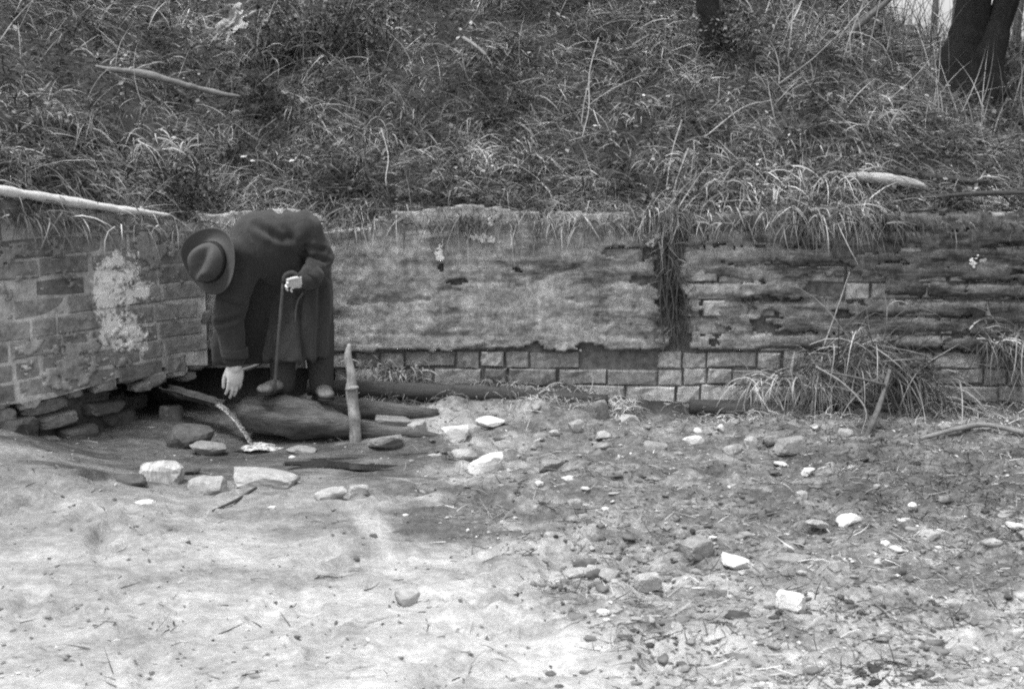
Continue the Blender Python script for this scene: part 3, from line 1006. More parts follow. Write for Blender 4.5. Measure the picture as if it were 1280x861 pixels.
def fringe_at(p0, p1, n, per, lmin, lmax, seed):
    rg = np.random.default_rng(seed)
    x = (rg.uniform(p0, p1, n) - 640) / pxm(0.1)
    I = np.repeat(np.arange(n), rg.integers(3, per, n))
    bx = x[I] + rg.normal(0, 0.035, len(I)); by = rg.uniform(0.0, 0.22, len(I)); bz = 1.07 + rg.uniform(0, 0.07, len(I))
    D = np.stack([rg.normal(0.15, 0.5, len(I)), -0.8 + rg.normal(0, 0.3, len(I)), rg.uniform(-0.1, 0.5, len(I))], -1)
    return blades(np.stack([bx, by, bz], -1), D, rg.uniform(lmin, lmax, len(I)), rg.uniform(0.004, 0.009, len(I)), rg.uniform(1.2, 3.0, len(I)), 5, seed + 1)
V_, Q_, T_ = merge([fringe(430, 7, 24, 0.07, 0.22), fringe(110, 8, 10, 0.16, 0.36), fringe_at(880, 1000, 26, 30, 0.06, 0.22, 19), fringe_at(985, 1110, 42, 34, 0.06, 0.32, 29), fringe_at(790, 850, 22, 26, 0.10, 0.32, 23)])
o = obj('fringe_grass', mesh_np('fringe_grass', V_, Q_, T_), M['grass'])
tag(o, 'drooping fringe of dead grass hanging over the lip of the wall', 'grass', kind='stuff')

# fallen leaves and broken stalks between the tufts
rg = np.random.default_rng(77)
pts = bank_points(9000, 78, 4.4)
z = surf_z(pts[:, 0], pts[:, 1]) + rg.uniform(0.0, 0.10, len(pts))
def flakes(P3, size, seed, tilt=0.6):
    rg = np.random.default_rng(seed)
    n = len(P3)
    nrm = np.stack([rg.normal(0, tilt, n), rg.normal(-0.2, tilt, n), np.ones(n)], -1)
    nrm /= np.linalg.norm(nrm, axis=1)[:, None]
    a = np.cross(nrm, rg.normal(0, 1, (n, 3))); a /= np.linalg.norm(a, axis=1)[:, None]
    b = np.cross(nrm, a)
    s = size[:, None]
    k = rg.uniform(0.35, 0.8, n)[:, None]
    V = np.stack([P3 - a * s, P3 - b * s * k + nrm * s * 0.15, P3 + a * s, P3 + b * s * k + nrm * s * 0.15], 1).reshape(-1, 3)
    q = np.arange(n)[:, None] * 4 + np.array([[0, 1, 2, 3]])
    return V, q
V_, Q_ = flakes(np.stack([pts[:, 0], pts[:, 1], z], -1), rg.uniform(0.008, 0.026, len(pts)), 79)
o = obj('leaf_litter', mesh_np('leaf_litter', V_, Q_, None, False), M['litter'])
tag(o, 'withered leaves scattered through the grass of the bank', 'leaves', kind='stuff')

# thin upright brushwood at the upper right and a tangle along the crest
def stems(centres, seed, hmin, hmax, wid, lean=0.25, droop=0.3, nseg=5):
    rg = np.random.default_rng(seed)
    n = len(centres)
    D = np.stack([rg.normal(0.05, lean, n), rg.normal(-0.1, lean, n), np.ones(n)], -1)
    return blades(centres, D, rg.uniform(hmin, hmax, n), rg.uniform(wid[0], wid[1], n), rg.uniform(0, droop, n), nseg, seed + 1, 0.3)
rg = np.random.default_rng(91)
n = 900
x = rg.uniform(1.7, 5.4, n); y = rg.uniform(1.2, 6.0, n)
C3 = np.stack([x, y, bank_h(x, y) - 0.02], -1)
x2 = rg.uniform(-3.6, 2.6, 500); y2 = rg.uniform(0.5, 3.2, 500)
C4 = np.stack([x2, y2, bank_h(x2, y2) - 0.02], -1)
V_, Q_, T_ = merge([stems(C3, 92, 0.25, 0.9, (0.004, 0.010)), stems(C4, 93, 0.2, 0.55, (0.003, 0.007), 0.6, 1.2)])
o = obj('brushwood', mesh_np('brushwood', V_, Q_, T_), M['brush'])
tag(o, 'thin dry stalks and saplings standing in the grass towards the trees', 'brushwood', kind='stuff')

# ------------------------------------------------------------------ yard litter
def yard_xy(px, py):
    d0 = (CH / 2 - py) / F_PX
    dy, dz = CP + d0 * SP, -SP + d0 * CP
    t = -CAM.z / dz
    return (px - CW / 2) / F_PX * t, CAM.y + dy * t

def rough_w(px, py):
    e = 545 + np.clip(py - 640, 0, 400) * 1.25
    return sstep(-60, 60, px - e)

def yard_scatter(n, seed, lo=0.03, sandw=0.06):
    rg = np.random.default_rng(seed)
    px = rg.uniform(-30, 1310, n); py = 512 + 360 * rg.uniform(0, 1, n) ** 1.15
    k = rg.uniform(0, 1, n) < np.maximum(rough_w(px, py), sandw)
    px, py = px[k], py[k]
    x, y = yard_xy(px, py)
    ok = (y < -0.12) & (wing_w(x, y) < -0.05)
    x, y = x[ok], y[ok]
    return np.stack([x, y, yard_h(x, y)], -1)

P3 = yard_scatter(7000, 121, sandw=0.16)
rg = np.random.default_rng(122)
V1, Q1 = flakes(P3 + np.array((0, 0, 0.004)), rg.uniform(0.003, 0.012, len(P3)), 123, 0.3)
o = obj('ground_flakes', mesh_np('ground_flakes', V1, Q1, None, False), M['ground_bits'])
tag(o, 'bits of leaf and chips trodden into the rough ground', 'litter', kind='stuff')

P3 = yard_scatter(9000, 131, sandw=0.06)
n = len(P3)
rg = np.random.default_rng(132)
D = np.stack([rg.normal(0, 1, n), rg.normal(0, 0.6, n), np.abs(rg.normal(0.1, 0.18, n))], -1)
V_, Q_, T_ = blades(P3 + np.array((0, 0, 0.003)), D, rg.uniform(0.03, 0.11, n), rg.uniform(0.003, 0.006, n), rg.uniform(0.1, 0.7, n), 3, 133)
o = obj('trodden_grass', mesh_np('trodden_grass', V_, Q_, T_), M['ground_bits'])
tag(o, 'short trodden dry grass on the rough ground below the wall', 'grass', kind='stuff')

# clods of earth and half-buried rubble that nobody could count
P3 = yard_scatter(2600, 171, sandw=0.012)
rg = np.random.default_rng(172)
U2, F2 = ICO[2]
n = len(P3)
sz = 0.006 + 0.022 * rg.uniform(0, 1, n) ** 4
S = sz[:, None] * rg.uniform(0.7, 1.35, (n, 3)) * np.array((1.5, 1.0, 0.5))
th = rg.uniform(0, 6.28, n)
Vc = U2[None] * S[:, None, :]
nzc = np.stack([fbm(U2[:, 0] * 2 + k * 5.1, U2[:, 1] * 2, U2[:, 2] * 2 + k, 700 + k, 3) for k in range(24)])
Vc = Vc * (1 + 0.9 * nzc[rg.integers(0, 24, n)][:, :, None])
Xr = Vc[:, :, 0] * np.cos(th)[:, None] - Vc[:, :, 1] * np.sin(th)[:, None]
Yr = Vc[:, :, 0] * np.sin(th)[:, None] + Vc[:, :, 1] * np.cos(th)[:, None]
Vc = np.stack([Xr, Yr, Vc[:, :, 2] - 0.25 * sz[:, None]], -1) + P3[:, None, :]
Fc_ = F2[None] + (np.arange(n) * len(U2))[:, None, None]
o = obj('clods', mesh_np('clods', Vc.reshape(-1, 3), None, Fc_.reshape(-1, 3), True), M['clod'])
tag(o, 'trodden clods of earth and half buried rubble', 'rubble', kind='stuff')

# denser dark turf at the right below the wall
rg = np.random.default_rng(141)
n = 9000
px = rg.uniform(930, 1330, n); py = rg.uniform(520, 690, n)
k = rg.uniform(0, 1, n) < sstep(-140, 120, (px - 1010) - 1.3 * (py - 560))
px, py = px[k], py[k]
x, y = yard_xy(px, py); ok = y < -0.1; x, y = x[ok], y[ok]; n = len(x)
D = np.stack([rg.normal(0, 0.8, n), rg.normal(-0.2, 0.6, n), rg.uniform(0.2, 0.9, n)], -1)
V_, Q_, T_ = blades(np.stack([x, y, yard_h(x, y) - 0.003], -1), D, rg.uniform(0.02, 0.075, n), rg.uniform(0.003, 0.006, n), rg.uniform(0.6, 2, n), 3, 142)
o = obj('dark_turf', mesh_np('dark_turf', V_, Q_, T_), M['grass'])
tag(o, 'short dark turf on the ground at the foot of the wall', 'grass', kind='stuff')

# grass on the ledge at the foot of the wall
rg = np.random.default_rng(151)
n = 5200
px = np.concatenate([rg.uniform(420, 800, 3200), rg.uniform(840, 1290, 2000)]); x = (px - 640) / pxm(-0.1)
y = rg.uniform(-0.30, -0.03, n)
kp = rg.uniform(0, 1, n) < np.clip(0.45 + 1.2 * fbm(x * 3, y * 3, 0, 155, 3), 0.05, 1)
x, y = x[kp], y[kp]; n = len(x)
D = np.stack([rg.normal(0, 0.7, n), rg.normal(-0.45, 0.5, n), rg.uniform(0.1, 0.9, n)], -1)
V_, Q_, T_ = blades(np.stack([x, y, yard_h(x, y) + 0.02], -1), D, rg.uniform(0.05, 0.17, n), rg.uniform(0.003, 0.006, n), rg.uniform(1.2, 3, n), 4, 152)
o = obj('ledge_grass', mesh_np('ledge_grass', V_, Q_, T_), M['grass_pale'])
tag(o, 'dry grass growing along the narrow ledge at the foot of the wall', 'grass', kind='stuff')

# gravel
P3 = yard_scatter(2400, 161, sandw=0.16)
rg = np.random.default_rng(162)
U1, F1 = ICO[1]
n = len(P3)
sz = 0.003 + 0.014 * rg.uniform(0, 1, n) ** 2.6
S = sz[:, None] * rg.uniform(0.6, 1.3, (n, 3)) * np.array((1.2, 1.0, 0.7))
Vg = P3[:, None, :] + U1[None] * S[:, None, :] * (1 + 0.25 * rg.uniform(-1, 1, (n, len(U1), 1))) + np.array((0, 0, 0.001))
Fg = F1[None] + (np.arange(n) * len(U1))[:, None, None]
o = obj('gravel', mesh_np('gravel', Vg.reshape(-1, 3), None, Fg.reshape(-1, 3), False), M['ground_bits'])
tag(o, 'small pebbles and brick chips spread over the yard', 'gravel', kind='stuff')

# ------------------------------------------------------------------ stones, one by one
STONES = [  # px, py, w, h, material, shape, turn, label
 (202, 591, 56, 33, 'striped_stone', 'block', 0.1, 'pale squared stone streaked with dark vertical bands, left of the spring pool', 'stone'),
 (260, 608, 46, 26, 'mid_stone', 'block', -0.3, 'squared stone with a bright flat top at the front of the spring pool', 'stone'),
 (331, 598, 80, 28, 'mid_stone', 'block', 0.2, 'long flat slab with a dark front edge, beside the dark water', 'slab'),
 (412, 618, 40, 23, 'half_stone', 'rough', 0.5, 'rough stone with a shaded left end at the head of the sandy runnel', 'stone'),
 (448, 613, 24, 17, 'mid_stone', 'block', 0.2, 'small cube-like stone just right of the rough one by the runnel', 'stone'),
 (180, 627, 20, 9, 'pale_stone', 'rough', 0, 'small white chip lying on the sand below the streaked stone', 'stone'),
 (240, 588, 22, 14, 'dark_stone', 'round', 0, 'small dark round stone touching the streaked stone on its right', 'stone'),
 (160, 598, 44, 20, 'dark_stone', 'rough', 0.4, 'dark stone half buried in the edge of the sand mound', 'stone'),
 (215, 517, 28, 26, 'dark_stone', 'block', 0.6, 'dark angular stone set highest in the hollow under the wing wall', 'stone'),
 (237, 545, 62, 42, 'dark_stone', 'round', 0.3, 'big mossy boulder in the hollow under the wing wall', 'boulder'),
 (262, 560, 36, 22, 'grey_stone', 'rough', 0.1, 'grey wet stone in front of the mossy boulder', 'stone'),
 (376, 561, 38, 14, 'grey_stone', 'rough', -0.3, 'low grey stone in the pool right of the splash', 'stone'),
 (480, 552, 50, 18, 'grey_stone', 'rough', 0.2, 'flat grey slab lying in the mud right of the stake', 'slab'),
 (490, 525, 46, 14, 'grey_stone', 'block', 0.1, 'flat stone lying behind the thin end of the log', 'stone'),
 (522, 534, 26, 20, 'mid_stone', 'block', 0.8, 'grey square stone close behind the tip of the log', 'stone'),
 (570, 541, 32, 22, 'pale_stone', 'block', 0.15, 'white squared block past the tip of the log', 'stone'),
 (583, 569, 32, 24, 'mid_stone', 'round', 0.2, 'greyish cobble leaning on a bright white rock', 'stone'),
 (608, 578, 42, 30, 'pale_stone', 'rough', 0.4, 'large bright white rock beside the greyish cobble', 'rock'),
 (612, 526, 38, 12, 'pale_stone', 'rough', -0.4, 'thin white sliver of stone near the ledge grass', 'stone'),
 (590, 533, 18, 10, 'mid_stone', 'rough', 0.2, 'small pale stone between the white block and white sliver', 'stone'),
 (545, 568, 18, 8, 'mid_stone', 'rough', 0, 'small flat chip left of the greyish cobble', 'stone'),
 (685, 580, 34, 19, 'grey_stone', 'rough', 0.7, 'lone grey stone in the mud right of the white rock', 'stone'),
 (719, 533, 17, 18, 'mid_stone', 'block', 0.3, 'small upright pale stone below the ledge', 'stone'),
 (749, 512, 22, 30, 'grey_stone', 'block', 0.5, 'grey block tilted up against the ledge', 'stone'),
 (786, 523, 28, 16, 'mid_stone', 'rough', 0.2, 'pale stone under the crack in the wall', 'stone'),
 (753, 543, 22, 12, 'mid_stone', 'rough', 0.4, 'pale flattish stone below the tilted grey block', 'stone'),
 (692, 541, 16, 11, 'mid_stone', 'round', 0.4, 'little round stone left of the upright pale stone', 'stone'),
 (820, 556, 32, 13, 'grey_stone', 'rough', 0.1, 'dull flat stone left of the white oval cobble', 'stone'),
 (868, 551, 26, 17, 'pale_stone', 'round', 0.6, 'white oval cobble near the foot of the wall', 'cobble'),
 (872, 539, 13, 10, 'pale_stone', 'round', 0.1, 'tiny white pebble just above the white oval cobble', 'pebble'),
 (901, 534, 12, 11, 'pale_stone', 'rough', 0.1, 'tiny pale stone at the foot of the dark beam', 'stone'),
 (914, 561, 26, 17, 'mid_stone', 'rough', 0.3, 'rounded pale stone right of the white oval cobble', 'stone'),
 (938, 554, 17, 20, 'mid_stone', 'block', 0.5, 'upright grey cube beside the rounded pale stone', 'stone'),
 (961, 549, 22, 13, 'grey_stone', 'rough', 0.5, 'dull stone left of the flat square slab', 'stone'),
 (990, 556, 36, 27, 'grey_stone', 'block', 0.3, 'flat square slab tilted towards the viewer, left of the bent stick', 'slab'),
 (975, 578, 18, 7, 'pale_stone', 'rough', 0.2, 'narrow white chip below the square slab', 'stone'),
 (1010, 589, 20, 13, 'pale_stone', 'rough', 0.7, 'small white stone below and right of the square slab', 'stone'),
 (1058, 541, 22, 16, 'mid_stone', 'round', 0.2, 'round grey stone behind the foot of the bent stick', 'stone'),
 (1002, 618, 18, 14, 'mid_stone', 'block', 0.6, 'small square stone midway down the rough ground', 'stone'),
 (1060, 649, 34, 23, 'pale_stone', 'rough', 0.3, 'bright white wedge-shaped rock with a dark hollow under it', 'rock'),
 (1024, 653, 26, 14, 'mid_stone', 'rough', 0.3, 'dull stone left of the white wedge-shaped rock', 'stone'),
 (872, 684, 42, 28, 'grey_stone', 'block', 0.6, 'tilted grey brick fragment left of the white slab', 'brick fragment'),
 (890, 672, 14, 8, 'pale_stone', 'rough', 0.3, 'white chip on the upper corner of the tilted brick fragment', 'stone'),
 (919, 701, 48, 21, 'pale_stone', 'rough', 0.1, 'broad white flat rock, largest white one on the rough ground', 'rock'),
 (990, 699, 42, 21, 'grey_stone', 'block', -0.5, 'grey tile-like fragment with a dark edge, right of the broad white rock', 'fragment'),
 (1042, 706, 22, 14, 'mid_stone', 'rough', 0.3, 'pale stone right of the grey tile-like fragment', 'stone'),
 (988, 750, 36, 26, 'pale_stone', 'block', -0.4, 'white four-sided stone nearest the viewer on the right', 'stone'),
 (510, 746, 29, 26, 'half_stone', 'round', 0.2, 'single round cobble alone on the open sand', 'cobble'),
 (694, 669, 28, 16, 'mid_stone', 'rough', 0.3, 'pale stone with a dark underside in the middle of the rough ground', 'stone'),
 (718, 630, 20, 18, 'mid_stone', 'block', 0.2, 'small upright stone at the edge of the dark mud', 'stone'),
 (722, 714, 36, 16, 'mid_stone', 'round', 0.1, 'flat pale stone left of a smooth oval one near the sand', 'stone'),
 (762, 717, 30, 17, 'mid_stone', 'round', 0.4, 'smooth oval pale stone between two flat ones near the sand', 'stone'),
 (809, 726, 34, 26, 'mid_stone', 'block', 0.3, 'square pale stone sunk in the ground near the sand', 'stone'),
 (770, 746, 30, 12, 'mid_stone', 'round', 0.2, 'low smooth stone almost level with the ground, below the oval one', 'stone'),
 (755, 764, 18, 10, 'pale_stone', 'round', 0.2, 'tiny white pebble where the sand meets the rough ground', 'pebble'),
 (1160, 667, 36, 14, 'mid_stone', 'rough', 0.4, 'long dull stone in the turf right of the wedge-shaped rock', 'stone'),
 (1140, 631, 13, 9, 'pale_stone', 'round', 0.4, 'tiny pale pebble in the dark turf', 'pebble'),
 (1268, 656, 26, 10, 'pale_stone', 'rough', -0.5, 'white sliver of stone at the right-hand border', 'stone'),
 (1125, 712, 16, 9, 'dark_stone', 'rough', 0.4, 'small dark stone low in the grass of the rough ground', 'stone'),
 (752, 674, 14, 13, 'dark_stone', 'rough', 0.4, 'small black stone right of the pale one with a dark underside', 'stone'),
 (36, 523, 66, 34, 'brick_wing', 'rough', 0.2, 'earth-covered boulder under the near end of the wing wall', 'boulder'),
 (340, 634, 10, 6, 'pale_stone', 'rough', 0.2, 'tiny white chip on the damp sand below the long slab', 'stone'),
]
for i, (px, py, w, h, mt, sh, rot, lab, cat) in enumerate(STONES):
    c = gpt(px, py + h * 0.28)
    s = (c.y - CAM.y) / F_PX
    V, Fc = rock_shape(sh, 500 + i, 3 if w > 20 else 2)
    wx, hz = w * s * 0.52, h * s * 0.52 * (0.9 if h > 0.55 * w else 0.75)
    wy = wx * (0.75 if sh != 'block' else 0.65)
    V = V * np.array((wx, wy, hz))
    cr, sr = math.cos(rot), math.sin(rot)
    tl = 0.12 * math.sin(i * 2.3)
    X = V[:, 0] * cr - V[:, 1] * sr; Yv = V[:, 0] * sr + V[:, 1] * cr
    Z = V[:, 2] + tl * X
    me = mesh_np('stone', np.stack([X, Yv, Z], -1), None, Fc, False)
    o = bpy.data.objects.new('boulder' if cat == 'boulder' else 'slab' if cat == 'slab' else 'brick_fragment' if 'fragment' in cat else 'stone', me)
    me.materials.append(M[mt])
    o.location = (c.x, c.y, c.z + hz * 0.52)
    link(o)
    tag(o, lab, cat, 'loose stones on the yard')

# ------------------------------------------------------------------ logs, dark bands, sticks
def thing_tube(name, label, cat, pts, mat, n=8, segs=12, rough=0.2, fq=7, seed=0, flat=1.0, group=None, aniso=1.0):
    mb = MB()
    tube(mb, pts, n, segs, rough, fq, seed, flat, aniso)
    o = mb.build(name, M[mat])
    return tag(o, label, cat, group)

thing_tube('log', 'thick wet tree trunk the man stands on, tapering to a point at the right', 'log',
           [(P(306, 518, -0.60), 0.080), (P(318, 518, -0.62), 0.106), (P(360, 521, -0.64), 0.104), (P(400, 526, -0.66), 0.088), (P(440, 534, -0.68), 0.052), (P(495, 540, -0.69), 0.030), (P(556, 546, -0.72), 0.010)], 'log', 34, 90, 0.40, 4.5, 3, 1.0, None, 3.2)
thing_tube('log', 'slimmer dark log lying behind the stake towards the ledge', 'log',
           [(P(392, 505, -0.42), 0.055), (P(470, 512, -0.42), 0.05), (P(548, 518, -0.40), 0.03)], 'log', 12, 18, 0.3, 6, 5)
thing_tube('band', 'long dark band standing in for the gap under the ledge grass left of the crack', 'band',
           [(P(385, 484, -0.22), 0.045), (P(500, 489, -0.22), 0.05), (P(640, 494, -0.22), 0.042), (P(760, 500, -0.22), 0.03)], 'timber', 8, 26, 0.25, 5, 7)  # dark tube put in for the shaded gap under the ledge grass
thing_tube('band', 'dark band in the recess along the wall foot left of the bent stick', 'band',
           [(P(862, 508, -0.10), 0.045), (P(960, 516, -0.12), 0.06), (P(1075, 530, -0.14), 0.055)], 'timber', 8, 20, 0.2, 5, 9)  # dark tube along the recess at the wall foot
BR0, BR1 = bpt(122, 94) + Vector((0, -.03, .05)), bpt(302, 131) + Vector((0, -.03, .05))
thing_tube('branch', 'fallen branch lying slantwise in the grass at the upper left', 'branch',
           [(BR0, 0.008), (BR0.lerp(BR1, .12), 0.018), (BR0.lerp(BR1, .30) + Vector((0, 0, .012)), 0.024), (BR0.lerp(BR1, .62), 0.022), (BR0.lerp(BR1, .85) + Vector((0, 0, -.008)), 0.015), (BR1, 0.006)], 'mid_wood', 14, 70, 0.8, 13, 11)
thing_tube('log', 'pale barkless log lying on the bank edge at the right', 'log',
           [(bpt(1046, 227) + Vector((0, .02, -.01)), 0.014), (bpt(1062, 229) + Vector((0, -.04, .035)), 0.026), (bpt(1100, 234) + Vector((0, -.05, .05)), 0.030), (bpt(1145, 240) + Vector((0, -.05, .04)), 0.024), (bpt(1166, 243) + Vector((0, 0, -.01)), 0.010)], 'weathered_pale', 12, 40, 0.5, 8, 13)
thing_tube('log', 'dark log with rough bark lying just above the pale barkless log', 'log',
           [(bpt(1030, 214) + Vector((0, 0, .03)), 0.012), (bpt(1110, 222) + Vector((0, 0, .03)), 0.022), (bpt(1200, 232) + Vector((0, 0, .03)), 0.018), (bpt(1262, 240) + Vector((0, 0, .03)), 0.02)], 'timber', 8, 18, 0.35, 8, 15)
thing_tube('rail', 'thin dark pole lying along the wall top at the right-hand border', 'pole',
           [(P(1165, 246, 0.06), 0.009), (P(1230, 242, 0.06), 0.014), (P(1330, 240, 0.06), 0.013)], 'timber', 8, 24, 0.4, 9, 17)

# stake
sk = empty('stake', gpt(444, 552), 'thin upright wooden stake with a collar, driven in beside the log', 'stake')
b0 = gpt(444, 552)
mb = MB(); tube(mb, [(b0 + Vector((0, 0, -0.12)), 0.030), (b0, 0.029), (P(443, 520, b0.y), 0.030), (P(439, 487, b0.y + 0.01), 0.031), (P(440, 470, b0.y + 0.01), 0.023), (P(435, 445, b0.y + 0.02), 0.021), (P(437, 430, b0.y + 0.02), 0.010)], 11, 40, 0.34, 18, 3)
mb.build('shaft', M['stake'], sk)
mb = MB(); tube(mb, [(P(432, 487, b0.y - 0.02), 0.006), (P(440, 485, b0.y - 0.028), 0.013), (P(448, 484, b0.y - 0.018), 0.007)], 8, 8, 0.4, 22, 4)
mb.build('collar', M['stake'], sk)

# sticks
def stick(name, label, pts, mat, r0, r1, seed, sag=0.0, flat=1.0, radii=None):
    n = len(pts)
    pr = [(p, radii[i] if radii else r0 + (r1 - r0) * i / (n - 1)) for i, p in enumerate(pts)]
    return thing_tube(name, label, 'stick', pr, mat, 8, 24, 0.4, 11, seed, flat)
stick('stick', 'bent stick leaning out of the big dry tuft',
      [P(1112, 462, -0.36), P(1104, 492, -0.46), P(1092, 525, -0.56), P(1076, 556, -0.68), gpt(1053, 584) + Vector((0, 0, .005))], 'bark_thin', 0.026, 0.007, 21, 0, 0.7, [0.009, 0.014, 0.016, 0.012, 0.005])
stick('stick', 'short crosswise stick caught in the dry tuft above the bent one',
      [P(1040, 466, -0.40), P(1070, 472, -0.46), P(1106, 481, -0.44)], 'bark_thin', 0.006, 0.008, 22)
stick('stick', 'long thin stem sweeping down from the tuft to the left of the bent stick',
      [P(1020, 458, -0.36), P(1055, 480, -0.48), P(1082, 512, -0.56), P(1076, 545, -0.60)], 'mid_wood', 0.005, 0.003, 23)
stick('stick', 'pale branch lying on the ground at the right below the wall',
      [gpt(1150, 553) + Vector((0, 0, .02)), gpt(1195, 548) + Vector((0, 0, .05)), gpt(1235, 543) + Vector((0, 0, .05)), gpt(1300, 551) + Vector((0, 0, .02))], 'mid_wood', 0.012, 0.014, 24)
stick('stick', 'short pale stick standing against the wall left of the dry tuft',
      [P(988, 470, -0.12), P(993, 440, -0.06)], 'twig', 0.010, 0.006, 25)
stick('stick', 'thin straight stem leaning on the wall above the dry tuft',
      [P(1028, 437, -0.10), P(1045, 390, -0.07), P(1062, 340, -0.055)], 'twig', 0.004, 0.003, 26)
stick('stick', 'dark thin stick lying in the sand by the squared stones',
      [gpt(266, 640) + Vector((0, 0, .006)), gpt(295, 628) + Vector((0, 0, .01)), gpt(320, 612) + Vector((0, 0, .008))], 'timber', 0.006, 0.008, 27)
stick('stick', 'curved stick poking out of the hollow behind the reaching hand',
      [P(296, 464, -0.42), P(318, 458, -0.42), P(338, 446, -0.40)], 'mid_wood', 0.012, 0.008, 28)
for k, (pts, lab) in enumerate([
    ([(747, 62), (736, 105), (735, 150), (727, 186)], 'long pale stalk hanging straight down the middle of the bank'),
    ([(478, 175), (487, 210), (484, 240), (489, 264)], 'pale stalk hanging down to the wall edge right of the stooping man'),
    ([(850, 165), (838, 205), (829, 262)], 'long pale stem slanting into the head of the crack'),
    ([(858, 200), (842, 245), (833, 290)], 'second pale stem slanting into the crack, lower than the first'),
    ([(706, 198), (735, 222), (760, 238)], 'thin dark stem lying across the lower middle of the bank'),
    ([(580, 62), (595, 72), (608, 84)], 'short thick pale stick in the grass of the upper middle bank'),
    ([(970, 120), (1010, 90), (1040, 62), (1078, 30)], 'long thin branch slanting up to the right on the upper bank'),
    ([(880, 185), (925, 150), (962, 140)], 'faded stem slanting across the grass right of the crack')]):
    pp = [bpt(*q) + Vector((0, -0.07, 0.07)) for q in pts]
    tk = 0.014 if k == 5 else 0.0042
    stick('stick', lab, pp, 'twig' if k != 4 else 'timber', tk, tk * 0.7, 40 + k)

# pale scraps on the bank
V, Fc = rock_shape('rough', 901, 4)
c = bpt(295, 42)
Vr = V * np.array((0.10, 0.07, 0.10)); Vr = Vr * (1 + 1.3 * fbm(V[:, 0] * 3, V[:, 1] * 3, V[:, 2] * 3, 8, 4))[:, None]
Vr[:, 0] += 0.7 * Vr[:, 2]
o = obj('pale_lump', mesh_np('pale_lump', Vr + np.array((c.x, c.y - 0.03, c.z + 0.05)), None, Fc, False), M['weathered_pale'])
tag(o, 'pale crumpled lump lying in the grass at the top left of the bank', 'lump')
for k, (px, py, s, lab) in enumerate([(257, 12, 0.022, 'tiny white scrap at the upper edge above the pale lump'), (175, 22, 0.022, 'tiny white scrap in the grass at the upper left'),
                                   (6, 200, 0.03, 'white scrap at the left-hand border above the pale strip'), (221, 185, 0.017, 'small white leaf below the fallen branch'),
                                   (306, 209, 0.016, 'small white leaf above the stooping man'), (319, 214, 0.018, 'white leaf just right of another above the stooping man'),
                                   (743, 170, 0.016, 'tiny bright leaf beside the long hanging stalk'), (906, 155, 0.016, 'tiny bright leaf on the bank right of the crack'),
                                   (1152, 132, 0.03, 'flat white scrap in the grass below the big twin tree')]):
    c = bpt(px, py)
    V, Fc = rock_shape('rough', 920 + k, 1)
    V = V * np.array((s, s * 0.5, s * 0.4))
    o = obj('scrap', mesh_np('scrap', V + np.array((c.x, c.y - 0.06, c.z + 0.06)), None, Fc, False), M['lime'])
    tag(o, lab, 'scrap', 'white scraps on the bank')

# ------------------------------------------------------------------ tufts that read as plants of their own
def tuft_thing(name, label, base_pts, n, lens, dirs, seed, mat='grass_pale', droop=(1.5, 3.0), spread=0.03, wid=(0.004, 0.009), cat='grass tuft', group=None):
    rg = np.random.default_rng(seed)
    bp = np.array([tuple(p) for p in base_pts])
    I = rg.integers(0, len(bp), n)
    t = rg.uniform(0, 1, n)[:, None]
    J = np.minimum(I + 1, len(bp) - 1)
    b = bp[I] * (1 - t) + bp[J] * t + rg.normal(0, spread, (n, 3))
    b[:, 1] = np.minimum(b[:, 1], -0.035)
    D = rg.normal(0, 1, (n, 3)) * np.array(dirs[1]) + np.array(dirs[0])
    v, q, tr = blades(b, D, rg.uniform(lens[0], lens[1], n), rg.uniform(wid[0], wid[1], n), rg.uniform(droop[0], droop[1], n), 6, seed + 1)
    v[:, 1] = np.minimum(v[:, 1], -0.034)
    v[:, 2] = np.maximum(v[:, 2], 0.004)
    o = obj(name, mesh_np(name, v, q, tr), M[mat])
    return tag(o, label, cat, group)
tuft_thing('grass_tuft', 'big arching tuft of long dry grass over the bent stick', [P(1000, 470, -0.10), P(1045, 452, -0.12), P(1085, 432, -0.14), P(1115, 450, -0.14), P(1150, 480, -0.12)], 640, (0.12, 0.60), ((0.12, -0.38, 0.25), (1.0, 0.45, 0.7)), 201, 'straw', (0.3, 3.6), 0.06, (0.003, 0.008))
tuft_thing('grass_tuft', 'smaller dry tuft left of the big arching one, over the dark beam', [P(930, 478, -0.08), P(990, 470, -0.1), P(1030, 475, -0.1)], 330, (0.12, 0.32), ((0.0, -0.4, 0.35), (0.6, 0.35, 0.4)), 203)
tuft_thing('grass_tuft', 'hanging tuft of dry grass on the wall at the right-hand border', [P(1222, 425, -0.08), P(1290, 420, -0.08)], 300, (0.2, 0.5), ((0.25, -0.35, 0.2), (0.5, 0.3, 0.35)), 205, 'grass')
tuft_thing('grass_tuft', 'dry tuft on the ledge right behind the stake', [P(452, 462, -0.06), P(520, 470, -0.08)], 330, (0.06, 0.17), ((0.1, -0.5, 0.25), (0.6, 0.35, 0.4)), 207)
tuft_thing('grass_tuft', 'straggling dry blades trailing to the ground right of the bent stick', [P(1110, 470, -0.15), P(1165, 500, -0.12), P(1200, 520, -0.1)], 260, (0.15, 0.45), ((0.5, -0.5, 0.2), (0.6, 0.3, 0.35)), 209, 'grass')
hp = empty('hanging_plant', P(838, 265, -0.05), 'withered plant hanging down the broad crack in the wall', 'plant')
rg = np.random.default_rng(211)
